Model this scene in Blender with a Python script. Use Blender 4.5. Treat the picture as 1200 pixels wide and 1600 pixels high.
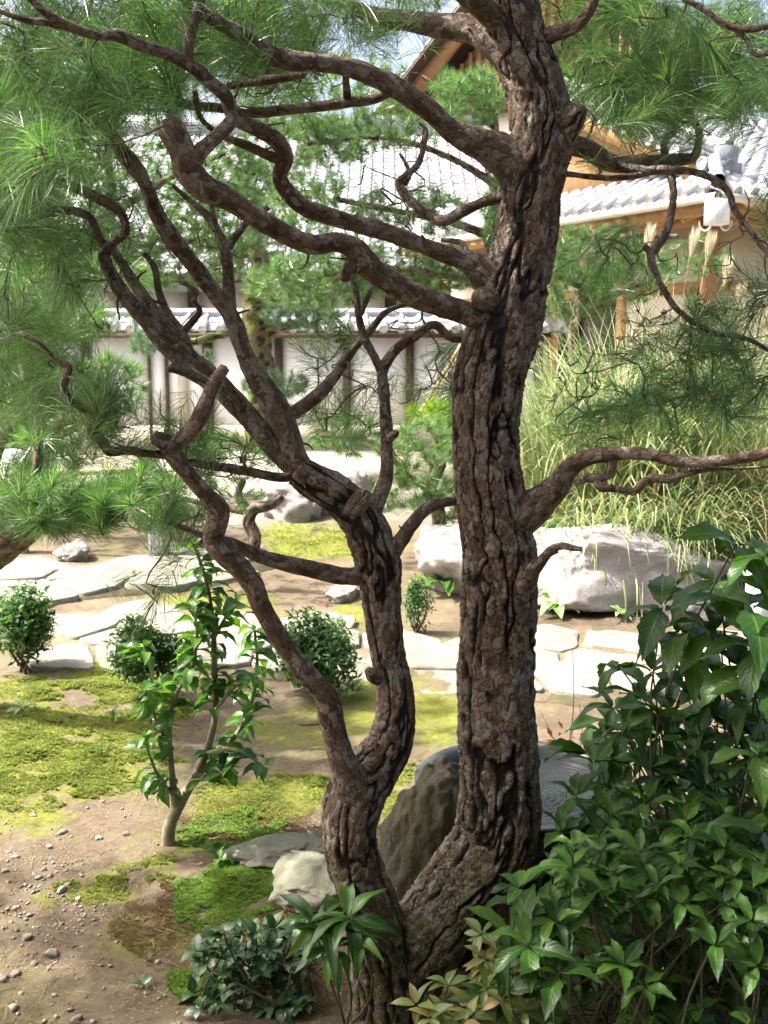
import bpy, math, random
import numpy as np
from mathutils import Vector, Matrix

# ------------------------------------------------------------------ camera, sky, sun, exposure
scene = bpy.context.scene
for o in list(bpy.data.objects):
    bpy.data.objects.remove(o)
COL = scene.collection
H_CAM, TILT, FPX = 1.55, math.radians(9.2), 1570.0
cam_d = bpy.data.cameras.new('camera')
cam = bpy.data.objects.new('camera', cam_d); COL.objects.link(cam)
cam.location = (0, 0, H_CAM); cam.rotation_euler = (math.pi/2 - TILT, 0, 0)
cam_d.sensor_fit = 'AUTO'; cam_d.sensor_width = 36.0; cam_d.lens = 36.0*FPX/1600.0
cam_d.clip_start = 0.05; cam_d.clip_end = 3000
cam_d.dof.use_dof = True; cam_d.dof.focus_distance = 2.5; cam_d.dof.aperture_fstop = 10.0
scene.camera = cam
SUN_AZ, SUN_EL = math.radians(-84), math.radians(55)      # azimuth measured from +Y, negative = left
to_sun = Vector((math.sin(SUN_AZ)*math.cos(SUN_EL), math.cos(SUN_AZ)*math.cos(SUN_EL), math.sin(SUN_EL)))
w = bpy.data.worlds.new('World'); scene.world = w; w.use_nodes = True
wn = w.node_tree; wn.nodes.clear()
sky = wn.nodes.new('ShaderNodeTexSky'); sky.sky_type = 'NISHITA'; sky.sun_disc = False
sky.sun_elevation = SUN_EL; sky.sun_rotation = SUN_AZ
sky.air_density = 0.6; sky.dust_density = 8.0; sky.ozone_density = 0.3
bgn = wn.nodes.new('ShaderNodeBackground'); bgn.inputs['Strength'].default_value = 0.15
wo = wn.nodes.new('ShaderNodeOutputWorld')
wn.links.new(sky.outputs[0], bgn.inputs['Color']); wn.links.new(bgn.outputs[0], wo.inputs['Surface'])
sun_d = bpy.data.lights.new('sun', 'SUN'); sun_d.energy = 3.9; sun_d.angle = math.radians(0.5); sun_d.color = (1.0, 0.95, 0.86)
sun = bpy.data.objects.new('sun', sun_d); COL.objects.link(sun)
sun.rotation_euler = to_sun.to_track_quat('Z', 'Y').to_euler()
vs = scene.view_settings
vs.view_transform = 'Standard'; vs.look = 'None'; vs.gamma = 1.0; vs.use_curve_mapping = False
vs.exposure = 1.9
scene.render.engine = 'CYCLES'
scene.cycles.max_bounces = 4; scene.cycles.diffuse_bounces = 3; scene.cycles.transmission_bounces = 4
scene.cycles.transparent_max_bounces = 8

RNG = np.random.default_rng(7)
random.seed(7)

# ------------------------------------------------------------------ pixel helpers (photo pixels, 1200 x 1600)
CT, ST = math.cos(TILT), math.sin(TILT)
def ray(px, py):
    a = (px-600.0)/FPX; b = -(py-800.0)/FPX
    return np.array([a, CT + b*ST, -ST + b*CT])
def W(px, py, Y):
    d = ray(px, py); s = Y/d[1]
    return np.array([d[0]*s, Y, H_CAM + d[2]*s]), s
def P(px, py, Y): return W(px, py, Y)[0]
def G(px, py, z=0.0):
    d = ray(px, py); s = (z-H_CAM)/d[2]
    return np.array([d[0]*s, d[1]*s, z])

# ------------------------------------------------------------------ numpy noise
def _h(ix, iy, iz, seed):
    n = (ix.astype(np.int64)*374761393 + iy.astype(np.int64)*668265263 + iz.astype(np.int64)*2147483647 + seed*974634277) & 0xffffffff
    n = ((n ^ (n >> 13))*1274126177) & 0xffffffff
    n = ((n ^ (n >> 16))*2246822519) & 0xffffffff
    return ((n ^ (n >> 15)) & 0xffffff)/float(0xffffff)
def vnoise(p, seed=0):
    p = np.asarray(p, float); i = np.floor(p).astype(np.int64); f = p-i; f = f*f*(3-2*f)
    r = 0
    for dx in (0, 1):
        wx = f[..., 0] if dx else 1-f[..., 0]
        for dy in (0, 1):
            wy = f[..., 1] if dy else 1-f[..., 1]
            for dz in (0, 1):
                wz = f[..., 2] if dz else 1-f[..., 2]
                r = r + wx*wy*wz*_h(i[..., 0]+dx, i[..., 1]+dy, i[..., 2]+dz, seed)
    return r*2-1
def fbm(p, oct=4, seed=0, gain=0.5):
    p = np.asarray(p, float); r = 0; a = 1.0
    for k in range(oct):
        r = r + a*vnoise(p*(2.0**k)+17.3*k, seed+k); a *= gain
    return r
def sstep(a, b, x):
    t = np.clip((x-a)/(b-a), 0, 1); return t*t*(3-2*t)

# ------------------------------------------------------------------ mesh / object helpers
def new_mesh(name, verts, faces, smooth=True, attrs=None, uv=None):
    """faces: list of arrays each (n,k) or list of tuples"""
    me = bpy.data.meshes.new(name)
    verts = np.asarray(verts, np.float32).reshape(-1, 3)
    if isinstance(faces, list) and len(faces) and isinstance(faces[0], np.ndarray):
        fl = [f for f in faces if len(f)]
        loops = np.concatenate([f.ravel() for f in fl]).astype(np.int32)
        tot = np.concatenate([np.full(len(f), f.shape[1], np.int32) for f in fl])
    else:
        loops = np.array([i for f in faces for i in f], np.int32)
        tot = np.array([len(f) for f in faces], np.int32)
    start = np.concatenate([[0], np.cumsum(tot)[:-1]]).astype(np.int32)
    me.vertices.add(len(verts)); me.vertices.foreach_set('co', verts.ravel())
    me.loops.add(len(loops)); me.loops.foreach_set('vertex_index', loops)
    me.polygons.add(len(tot)); me.polygons.foreach_set('loop_start', start)
    if smooth: me.polygons.foreach_set('use_smooth', np.ones(len(tot), bool))
    me.update(calc_edges=True)
    if attrs:
        for k, v in attrs.items():
            v = np.asarray(v, np.float32)
            if v.ndim == 1:
                a = me.attributes.new(k, 'FLOAT', 'POINT'); a.data.foreach_set('value', v)
            else:
                a = me.attributes.new(k, 'FLOAT_COLOR', 'POINT')
                c = np.ones((len(v), 4), np.float32); c[:, :3] = v; a.data.foreach_set('color', c.ravel())
    if uv is not None:
        l = me.uv_layers.new(name='UVMap'); l.data.foreach_set('uv', np.asarray(uv, np.float32)[loops].ravel())
    me.validate()
    return me
def obj(name, mesh, mat=None, parent=None, loc=None):
    o = bpy.data.objects.new(name, mesh); COL.objects.link(o)
    if mat is not None and len(mesh.materials) == 0: mesh.materials.append(mat)
    if parent is not None: o.parent = parent
    if loc is not None: o.location = loc
    return o
def empty(name, loc):
    o = bpy.data.objects.new(name, None); COL.objects.link(o); o.location = [float(v) for v in loc]; o.empty_display_size = 0.05
    return o
def tag(o, label, cat, group=None, kind=None):
    o['label'] = label; o['category'] = cat
    if group: o['group'] = group
    if kind: o['kind'] = kind
    return o
def structure(o): o['kind'] = 'structure'; return o
def stuff(o): o['kind'] = 'stuff'; return o
class MB:
    """collects boxes and tubes into one mesh"""
    def __init__(s): s.v = []; s.f = []; s.n = 0
    def add(s, v, f):
        v = np.asarray(v, float).reshape(-1, 3); s.v.append(v); s.f += [tuple(int(i)+s.n for i in q) for q in f]; s.n += len(v)
    def box(s, c, ax, ay, az):
        c, ax, ay, az = [np.asarray(q, float) for q in (c, ax, ay, az)]
        v = [c + i*ax + j*ay + k*az for k in (-1, 1) for j in (-1, 1) for i in (-1, 1)]
        s.add(v, [(0, 2, 3, 1), (4, 5, 7, 6), (0, 1, 5, 4), (2, 6, 7, 3), (0, 4, 6, 2), (1, 3, 7, 5)])
        return s
    def bar(s, a, b, wdt, hgt, up=(0, 0, 1)):
        a = np.asarray(a, float); b = np.asarray(b, float); d = b-a; d /= np.linalg.norm(d)
        up = np.asarray(up, float); sd = np.cross(d, up); sd /= np.linalg.norm(sd); u = np.cross(sd, d)
        return s.box((a+b)/2, (b-a)/2, sd*wdt/2, u*hgt/2)
    def prism(s, poly, z0, z1):
        n = len(poly); v = [(p[0], p[1], z0) for p in poly]+[(p[0], p[1], z1) for p in poly]
        s.add(v, [tuple(range(n))[::-1], tuple(range(n, 2*n))]+[(i, (i+1) % n, n+(i+1) % n, n+i) for i in range(n)])
        return s
    def mesh(s, name, off=(0, 0, 0), smooth=False):
        return new_mesh(name, np.concatenate(s.v)-np.asarray(off), s.f, smooth)

def spline(pts, ds):
    """Catmull-Rom through rows of pts (x,y,z,r ...), resampled at about ds"""
    pts = np.asarray(pts, float)
    e = np.vstack([2*pts[0]-pts[1], pts, 2*pts[-1]-pts[-2]])
    e[0, 3:] = pts[0, 3:]; e[-1, 3:] = pts[-1, 3:]
    out = []
    for i in range(1, len(e)-2):
        L = np.linalg.norm(e[i+1, :3]-e[i, :3]); n = max(2, int(L/ds))
        t = np.linspace(0, 1, n, endpoint=False)[:, None]
        p0, p1, p2, p3 = e[i-1], e[i], e[i+1], e[i+2]
        out.append(0.5*((2*p1) + (-p0+p2)*t + (2*p0-5*p1+4*p2-p3)*t*t + (-p0+3*p1-3*p2+p3)*t**3))
    out.append(e[-2][None]); return np.vstack(out)
def frames(c):
    t = np.gradient(c, axis=0); t /= np.linalg.norm(t, axis=1)[:, None]+1e-12
    n = np.zeros_like(c); ref = np.array([0, 1.0, 0]) if abs(t[0][1]) < 0.9 else np.array([1.0, 0, 0])
    n[0] = ref - t[0]*np.dot(ref, t[0]); n[0] /= np.linalg.norm(n[0])
    for i in range(1, len(c)):
        v = n[i-1]-t[i]*np.dot(n[i-1], t[i]); n[i] = v/(np.linalg.norm(v)+1e-12)
    return t, n, np.cross(t, n)
def grid_faces(nr, na, off=0):
    i = np.arange(nr-1)[:, None]*na; j = np.arange(na)[None]
    a = i+j; b = i+(j+1) % na
    return (np.stack([a, b, b+na, a+na], -1).reshape(-1, 4)+off)
def tube_arrays(path, sides, cap=True, off=0):
    """plain tube: path rows (x,y,z,r)"""
    c = path[:, :3]; t, n, b = frames(c)
    ang = np.linspace(0, 2*np.pi, sides, endpoint=False)
    ringv = c[:, None]+path[:, 3][:, None, None]*(np.cos(ang)[None, :, None]*n[:, None]+np.sin(ang)[None, :, None]*b[:, None])
    return ringv.reshape(-1, 3), grid_faces(len(c), sides, off)
def tubes_mesh(name, paths, sides=5, off=(0, 0, 0)):
    vs_, fs_, k = [], [], 0
    for p in paths:
        v, f = tube_arrays(p, sides, off=k); vs_.append(v); fs_.append(f); k += len(v)
    return new_mesh(name, np.concatenate(vs_)-np.asarray(off), [np.concatenate(fs_)])

# ------------------------------------------------------------------ materials
def nodes_mat(name):
    m = bpy.data.materials.new(name); m.use_nodes = True; nt = m.node_tree; nt.nodes.clear()
    out = nt.nodes.new('ShaderNodeOutputMaterial'); bs = nt.nodes.new('ShaderNodeBsdfPrincipled')
    nt.links.new(bs.outputs[0], out.inputs['Surface'])
    return m, nt, bs, out
class N:
    """thin wrapper to write node graphs briefly"""
    def __init__(s, nt): s.nt = nt
    def n(s, typ, **kw):
        q = s.nt.nodes.new(typ)
        for k, v in kw.items():
            if k.startswith('i_'): q.inputs[k[2:]].default_value = v
            else: setattr(q, k, v)
        return q
    def l(s, a, b): s.nt.links.new(a, b)
    def noise(s, vec, scale, detail=4, rough=0.55, dist=0):
        q = s.n('ShaderNodeTexNoise'); q.inputs['Scale'].default_value = scale; q.inputs['Detail'].default_value = detail
        q.inputs['Roughness'].default_value = rough; q.inputs['Distortion'].default_value = dist
        if vec is not None: s.l(vec, q.inputs['Vector'])
        return q.outputs['Fac']
    def ramp(s, fac, stops):
        q = s.n('ShaderNodeValToRGB'); e = q.color_ramp.elements
        while len(e) < len(stops): e.new(0.5)
        for i, (p, c) in enumerate(stops):
            e[i].position = p; e[i].color = (c[0], c[1], c[2], 1) if not np.isscalar(c) else (c, c, c, 1)
        s.l(fac, q.inputs['Fac']); return q.outputs['Color']
    def mix(s, fac, a, b, mode='MIX'):
        q = s.n('ShaderNodeMix', data_type='RGBA', blend_type=mode)
        ins = {'f': q.inputs[0], 'a': q.inputs[6], 'b': q.inputs[7]}
        for k, v in (('f', fac), ('a', a), ('b', b)):
            if hasattr(v, 'is_linked'): s.l(v, ins[k])
            elif k == 'f': ins[k].default_value = v
            else: ins[k].default_value = (v[0], v[1], v[2], 1)
        return q.outputs[2]
    def math(s, op, a, b=None, c=None, clamp=False):
        q = s.n('ShaderNodeMath', operation=op, use_clamp=clamp)
        for i, v in enumerate((a, b, c)):
            if v is None: continue
            if hasattr(v, 'is_linked'): s.l(v, q.inputs[i])
            else: q.inputs[i].default_value = v
        return q.outputs[0]
    def attr(s, name, out='Fac'): return s.n('ShaderNodeAttribute', attribute_name=name).outputs[out]
    def bump(s, hgt, strength, dist, bs):
        q = s.n('ShaderNodeBump'); q.inputs['Strength'].default_value = strength; q.inputs['Distance'].default_value = dist
        s.l(hgt, q.inputs['Height']); s.l(q.outputs[0], bs.inputs['Normal'])

def simple_mat(name, stops, scale=8, rough=0.7, bump=0.3, bdist=0.01, coord='Object', detail=6, spec=0.4, metallic=0.0):
    m, nt, bs, out = nodes_mat(name); k = N(nt)
    co = k.n('ShaderNodeTexCoord').outputs[coord]
    f = k.noise(co, scale, detail); k.l(k.ramp(f, stops), bs.inputs['Base Color'])
    bs.inputs['Roughness'].default_value = rough; bs.inputs['Specular IOR Level'].default_value = spec; bs.inputs['Metallic'].default_value = metallic
    if bump: k.bump(k.noise(co, scale*4, 5), bump, bdist, bs)
    return m

def leaf_mat(name, dark, mid, lite, rough=0.35, trans=0.35, tcol=None, rand='object', vein=True, spec=0.5):
    m, nt, bs, out = nodes_mat(name); k = N(nt)
    if rand == 'object': r = k.n('ShaderNodeObjectInfo').outputs['Random']
    else: r = k.n('ShaderNodeNewGeometry').outputs['Random Per Island']
    base = k.ramp(r, [(0.0, dark), (0.55, mid), (1.0, lite)])
    co = k.n('ShaderNodeTexCoord')
    nz = k.noise(co.outputs['Object'], 6.0, 3)
    base = k.mix(0.35, base, k.ramp(nz, [(0.3, (0.55, 0.55, 0.55)), (0.7, (1.25, 1.25, 1.2))]), 'MULTIPLY')
    if vein:
        sx = k.n('ShaderNodeSeparateXYZ'); k.l(co.outputs['UV'], sx.inputs[0])
        au = k.math('ABSOLUTE', k.math('SUBTRACT', sx.outputs[0], 0.5))
        mid_l = k.math('LESS_THAN', au, 0.035)
        wv = k.math('SINE', k.math('MULTIPLY', k.math('SUBTRACT', sx.outputs[1], k.math('MULTIPLY', au, 0.55)), 50.0))
        side = k.math('MULTIPLY', k.math('GREATER_THAN', wv, 0.93), 0.14)
        vf = k.math('MAXIMUM', k.math('MULTIPLY', mid_l, 0.35), side)
        base = k.mix(vf, base, (min(1, lite[0]*2.0+0.03), min(1, lite[1]*1.6+0.03), lite[2]*1.6+0.02))
        k.bump(wv, 0.10, 0.003, bs)
    k.l(base, bs.inputs['Base Color']); bs.inputs['Roughness'].default_value = rough
    bs.inputs['Specular IOR Level'].default_value = spec
    tr = k.n('ShaderNodeBsdfTranslucent')
    tc = k.mix(1.0, base, tcol or (1.5, 1.6, 0.5), 'MULTIPLY'); k.l(tc, tr.inputs['Color'])
    mx = k.n('ShaderNodeMixShader'); mx.inputs[0].default_value = trans
    k.l(bs.outputs[0], mx.inputs[1]); k.l(tr.outputs[0], mx.inputs[2]); k.l(mx.outputs[0], out.inputs['Surface'])
    return m

def make_bark(name, lichen=True, moss=0.0):
    m, nt, bs, out = nodes_mat(name); k = N(nt)
    co = k.n('ShaderNodeTexCoord').outputs['Object']; cy = k.attr('cyl', 'Vector')
    crack = k.attr('crack'); cell = k.attr('cell'); smooth = k.attr('smooth')
    warp = k.n('ShaderNodeVectorMath', operation='ADD'); wn_ = k.n('ShaderNodeTexNoise'); wn_.inputs['Scale'].default_value = 40; wn_.inputs['Detail'].default_value = 4; k.l(cy, wn_.inputs['Vector'])
    ws = k.n('ShaderNodeVectorMath', operation='SCALE'); ws.inputs['Scale'].default_value = .045; k.l(wn_.outputs['Color'], ws.inputs[0]); k.l(cy, warp.inputs[0]); k.l(ws.outputs[0], warp.inputs[1])
    mp = k.n('ShaderNodeMapping'); mp.inputs['Scale'].default_value = (1, 1, .45); k.l(warp.outputs[0], mp.inputs['Vector'])
    vo = k.n('ShaderNodeTexVoronoi', feature='DISTANCE_TO_EDGE'); vo.inputs['Scale'].default_value = 70; k.l(mp.outputs[0], vo.inputs['Vector'])
    vc = k.n('ShaderNodeTexVoronoi', feature='F1'); vc.inputs['Scale'].default_value = 70; k.l(mp.outputs[0], vc.inputs['Vector'])
    sep = k.n('ShaderNodeSeparateColor'); k.l(vc.outputs['Color'], sep.inputs[0]); flake = sep.outputs[0]; flake2 = sep.outputs[1]
    n1 = k.noise(co, 60, 6, 0.65); n2 = k.noise(co, 8, 4); n3 = k.noise(co, 210, 4, .7)
    mixv = k.math('ADD', k.math('ADD', k.math('MULTIPLY', cell, 0.25), k.math('MULTIPLY', flake, 0.40)), k.math('MULTIPLY', n1, 0.40))
    plate = k.ramp(mixv, [(0.15, (0.058, 0.037, 0.022)), (0.40, (0.120, 0.080, 0.050)), (0.60, (0.185, 0.136, 0.094)), (0.78, (0.265, 0.215, 0.165)), (0.95, (0.38, 0.33, 0.27))])
    redc = k.ramp(k.math('ADD', k.math('MULTIPLY', n1, .6), k.math('MULTIPLY', flake, .4)), [(0.25, (0.050, 0.026, 0.014)), (0.5, (0.105, 0.058, 0.033)), (0.8, (0.185, 0.112, 0.068))])
    rf = k.math('ADD', k.math('MULTIPLY', smooth, 0.55), k.math('MULTIPLY', k.math('SUBTRACT', n2, 0.5), 1.8), clamp=True)
    col = k.mix(rf, plate, redc)
    grey = k.ramp(n3, [(0.3, (0.15, 0.13, 0.105)), (0.7, (0.38, 0.335, 0.28))])
    gf = k.math('MULTIPLY', k.math('GREATER_THAN', k.math('ADD', flake2, k.math('MULTIPLY', n2, .8)), 1.10), 0.7)
    col = k.mix(gf, col, grey)
    if lichen:
        lf = k.math('GREATER_THAN', k.math('MULTIPLY', k.noise(co, 70, 5, 0.7), k.attr('lichen')), 0.60)
        col = k.mix(lf, col, (0.27, 0.36, 0.25))
        mf = k.math('MULTIPLY', k.attr('moss'), k.ramp(k.noise(co, 30, 4), [(0.42, 0.0), (0.6, 0.9)]))
        col = k.mix(mf, col, (0.05, 0.085, 0.015))
    if moss:
        mf = k.math('MULTIPLY', k.ramp(k.noise(co, 5, 4), [(0.38, 0.0), (0.55, 1.0)]), moss)
        col = k.mix(mf, col, (0.13, 0.17, 0.02))
    fe = k.ramp(vo.outputs['Distance'], [(0.0, 0.0), (0.10, 1.0)])
    fm = k.ramp(k.noise(cy, 22, 4), [(0.42, 0.0), (0.60, 1.0)]); fine = k.math('SUBTRACT', 1.0, k.math('MULTIPLY', k.math('MULTIPLY', k.math('SUBTRACT', 1.0, fe), .7), fm))
    cr = k.ramp(k.math('MAXIMUM', crack, k.math('MULTIPLY', smooth, 0.40)), [(0.0, 0.04), (0.40, 0.26), (0.85, 1.0)])
    col = k.mix(1.0, col, cr, 'MULTIPLY'); col = k.mix(1.0, col, fine, 'MULTIPLY')
    k.l(col, bs.inputs['Base Color']); bs.inputs['Roughness'].default_value = 0.8; bs.inputs['Specular IOR Level'].default_value = 0.3
    h = k.math('ADD', k.math('ADD', k.math('MULTIPLY', n1, .5), k.math('MULTIPLY', n3, 0.35)), k.math('ADD', k.math('MULTIPLY', fe, .3), k.math('MULTIPLY', flake, .5)))
    k.bump(h, 1.0, 0.007, bs)
    return m

M_bark = make_bark('pine_bark'); M_bark_far = make_bark('far_pine_bark', lichen=False)
M_bark_mossy = make_bark('mossy_bark', lichen=False, moss=1.0)
M_twig = simple_mat('twig_bark', [(0.3, (0.07, 0.045, 0.03)), (0.7, (0.17, 0.12, 0.085))], 60, 0.85, 0.4, 0.002)
M_needle = leaf_mat('pine_needles', (0.040, 0.098, 0.036), (0.085, 0.175, 0.06), (0.16, 0.26, 0.10), 0.3, 0.48, (1.4, 1.5, 0.8), 'island', vein=False, spec=0.7)
M_needle_bright = leaf_mat('young_pine_needles', (0.09, 0.18, 0.02), (0.16, 0.28, 0.03), (0.24, 0.36, 0.05), 0.35, 0.5, (1.5, 1.6, 0.5), 'island', vein=False)
M_needle_blue = leaf_mat('blue_pine_needles', (0.05, 0.11, 0.07), (0.09, 0.17, 0.10), (0.17, 0.26, 0.16), 0.35, 0.4, (1.3, 1.4, 0.9), 'island', vein=False)
M_leaf = leaf_mat('glossy_leaf', (0.010, 0.038, 0.005), (0.025, 0.078, 0.009), (0.062, 0.145, 0.018), 0.42, 0.25, spec=.3)
M_leaf_lite = leaf_mat('soft_leaf', (0.020, 0.070, 0.010), (0.040, 0.110, 0.014), (0.070, 0.160, 0.022), 0.4, 0.36)
M_leaf_dark = leaf_mat('dark_round_leaf', (0.018, 0.060, 0.020), (0.034, 0.092, 0.030), (0.085, 0.16, 0.06), 0.27, 0.2)
M_leaf_cam = leaf_mat('sapling_leaf', (0.03, 0.10, 0.02), (0.055, 0.155, 0.028), (0.12, 0.25, 0.04), 0.3, 0.38)
M_leaf_nan = leaf_mat('nandina_leaf', (0.06, 0.12, 0.03), (0.12, 0.18, 0.045), (0.26, 0.19, 0.08), 0.42, 0.35)
M_leaf_shrub = leaf_mat('shrub_leaf', (0.025, 0.078, 0.020), (0.05, 0.13, 0.032), (0.11, 0.20, 0.06), 0.5, 0.3, None, 'island', vein=False, spec=.3)
M_leaf_tree = leaf_mat('tree_leaf', (0.03, 0.075, 0.02), (0.06, 0.13, 0.03), (0.11, 0.19, 0.045), 0.45, 0.4, None, 'island', vein=False)
M_leaf_red = leaf_mat('autumn_leaf', (0.16, 0.05, 0.012), (0.32, 0.12, 0.02), (0.4, 0.22, 0.04), 0.45, 0.4, (1.4, 1.2, 0.5), 'island', vein=False)
M_leaf_hosta = leaf_mat('pale_leaf', (0.10, 0.21, 0.06), (0.16, 0.28, 0.10), (0.28, 0.38, 0.18), 0.45, 0.35)
M_grass = leaf_mat('silver_grass', (0.11, 0.20, 0.06), (0.27, 0.35, 0.15), (0.56, 0.58, 0.40), 0.42, 0.35, (1.2, 1.25, 0.9), 'island', vein=False)
M_straw = leaf_mat('dry_grass', (0.30, 0.24, 0.11), (0.42, 0.36, 0.18), (0.55, 0.50, 0.30), 0.6, 0.4, (1.2, 1.1, 0.8), 'island', vein=False)
M_plume = leaf_mat('grass_plume', (0.55, 0.48, 0.36), (0.63, 0.57, 0.45), (0.70, 0.65, 0.55), 0.7, 0.45, (1.1, 1.05, 0.9), 'island', vein=False)
M_moss = leaf_mat('moss_sprigs', (0.055, 0.10, 0.010), (0.125, 0.17, 0.020), (0.25, 0.27, 0.045), 0.7, 0.3, (1.3, 1.4, 0.4), 'island', vein=False, spec=0.2)
M_moss_dark = leaf_mat('dark_moss_sprigs', (0.040, 0.095, 0.010), (0.085, 0.17, 0.015), (0.17, 0.25, 0.028), 0.7, 0.3, (1.3, 1.4, 0.4), 'island', vein=False, spec=0.2)
M_moss_brown = leaf_mat('withered_moss_sprigs', (0.06, 0.04, 0.018), (0.12, 0.075, 0.03), (0.13, 0.12, 0.03), 0.8, 0.2, (1.1, 1.1, 0.6), 'island', vein=False, spec=0.1)
M_stem = simple_mat('green_stem', [(0.3, (0.035, 0.045, 0.018)), (0.7, (0.075, 0.08, 0.035))], 40, 0.6, 0.3, 0.002)
M_sapling = simple_mat('sapling_bark', [(0.3, (0.15, 0.13, 0.08)), (0.7, (0.30, 0.27, 0.18))], 45, 0.75, 0.4, 0.003)

def stone_mat(name, cols, scale=7, moss=0.0, bump=0.5, rough=0.8, mosscol=(0.09, 0.11, 0.03)):
    m, nt, bs, out = nodes_mat(name); k = N(nt)
    tc = k.n('ShaderNodeTexCoord'); co = tc.outputs['Object']
    rnd = k.n('ShaderNodeObjectInfo').outputs['Random']
    off = k.n('ShaderNodeVectorMath', operation='ADD'); k.l(co, off.inputs[0])
    cb = k.n('ShaderNodeCombineXYZ'); k.l(k.math('MULTIPLY', rnd, 40.0), cb.inputs[0]); k.l(cb.outputs[0], off.inputs[1]); co = off.outputs[0]
    f = k.noise(co, scale, 8, 0.62, 0.4); fine = k.noise(co, scale*14, 4, 0.7)
    base = k.ramp(f, [(0.28, cols[0]), (0.5, cols[1]), (0.72, cols[2])])
    base = k.mix(0.55, base, k.ramp(fine, [(0.3, 0.55), (0.7, 1.35)]), 'MULTIPLY')
    base = k.mix(1.0, base, k.ramp(rnd, [(0.0, 0.82), (1.0, 1.12)]), 'MULTIPLY')
    if moss:
        mf = k.math('MULTIPLY', k.ramp(k.noise(co, scale*0.9, 6, 0.6), [(0.45, 0.0), (0.62, 1.0)]), moss)
        base = k.mix(mf, base, mosscol)
    k.l(base, bs.inputs['Base Color']); bs.inputs['Roughness'].default_value = rough; bs.inputs['Specular IOR Level'].default_value = 0.3
    k.bump(k.math('ADD', f, k.math('MULTIPLY', fine, 0.5)), bump, 0.02, bs)
    return m
M_rock = stone_mat('grey_rock', [(0.22, 0.19, 0.185), (0.36, 0.325, 0.315), (0.50, 0.465, 0.455)], 6, 0.15)
M_rock_dark = stone_mat('mossy_standing_stone', [(0.024, 0.023, 0.014), (0.052, 0.047, 0.027), (0.095, 0.084, 0.05)], 6, 0.4, 0.6, 0.75, (0.06, 0.062, 0.02))
M_rock_pale = stone_mat('pale_lichen_stone', [(0.12, 0.125, 0.085), (0.21, 0.21, 0.155), (0.31, 0.31, 0.245)], 11, 0.3, 0.6, 0.85, (0.22, 0.25, 0.13))
M_rock_far = stone_mat('purple_grey_rock', [(0.16, 0.14, 0.14), (0.27, 0.24, 0.235), (0.40, 0.37, 0.35)], 4, 0.2)
M_slab = stone_mat('paving_stone', [(0.11, 0.103, 0.088), (0.205, 0.192, 0.165), (0.30, 0.285, 0.25)], 6, 0.4, 0.6, 0.7, (0.25, 0.24, 0.13))
M_pebble = stone_mat('pebble', [(0.14, 0.12, 0.095), (0.23, 0.20, 0.165), (0.34, 0.31, 0.27)], 20, 0.0, 0.3)
M_granite = stone_mat('white_granite', [(0.50, 0.51, 0.52), (0.62, 0.63, 0.64), (0.72, 0.73, 0.74)], 12, 0.0, 0.2)
M_plaster = simple_mat('white_plaster', [(0.3, (0.82, 0.825, 0.83)), (0.7, (0.88, 0.88, 0.875))], 1.2, 0.9, 0.05, 0.004)
M_plaster_tan = simple_mat('cream_plaster', [(0.3, (0.55, 0.50, 0.38)), (0.7, (0.66, 0.61, 0.48))], 1.5, 0.9, 0.05, 0.004)
M_wood_dark = simple_mat('dark_timber', [(0.3, (0.045, 0.028, 0.02)), (0.7, (0.10, 0.06, 0.042))], 14, 0.7, 0.3, 0.004)
M_wood = simple_mat('cedar_timber', [(0.3, (0.26, 0.14, 0.06)), (0.7, (0.40, 0.23, 0.10))], 10, 0.65, 0.3, 0.004)
M_bamboo = simple_mat('dry_bamboo', [(0.3, (0.42, 0.33, 0.16)), (0.7, (0.56, 0.46, 0.25))], 9, 0.45, 0.1, 0.002)
M_gutter = simple_mat('weathered_gutter', [(0.3, (0.42, 0.38, 0.30)), (0.7, (0.54, 0.50, 0.42))], 6, 0.5, 0.05, 0.002)
M_shade = simple_mat('recess_shade_boards', [(0.3, (0.02, 0.017, 0.014)), (0.7, (0.045, 0.036, 0.028))], 6, 0.8, 0.2, 0.004)  # dark boards with the shade of recesses and openings put into the colour

def tile_mat():
    m, nt, bs, out = nodes_mat('grey_roof_tile'); k = N(nt)
    co = k.n('ShaderNodeTexCoord').outputs['Object']; r = k.n('ShaderNodeObjectInfo').outputs['Random']
    isl = k.n('ShaderNodeNewGeometry').outputs['Random Per Island']
    c = k.ramp(k.math('MULTIPLY', k.math('ADD', r, isl), 0.5), [(0.0, (0.22, 0.23, 0.25)), (0.5, (0.30, 0.315, 0.335)), (1.0, (0.40, 0.41, 0.43))])
    c = k.mix(0.4, c, k.ramp(k.noise(co, 18, 5), [(0.3, 0.65), (0.7, 1.25)]), 'MULTIPLY')
    k.l(c, bs.inputs['Base Color']); bs.inputs['Roughness'].default_value = 0.38; bs.inputs['Specular IOR Level'].default_value = 0.6
    return m
M_tile = tile_mat()

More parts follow.
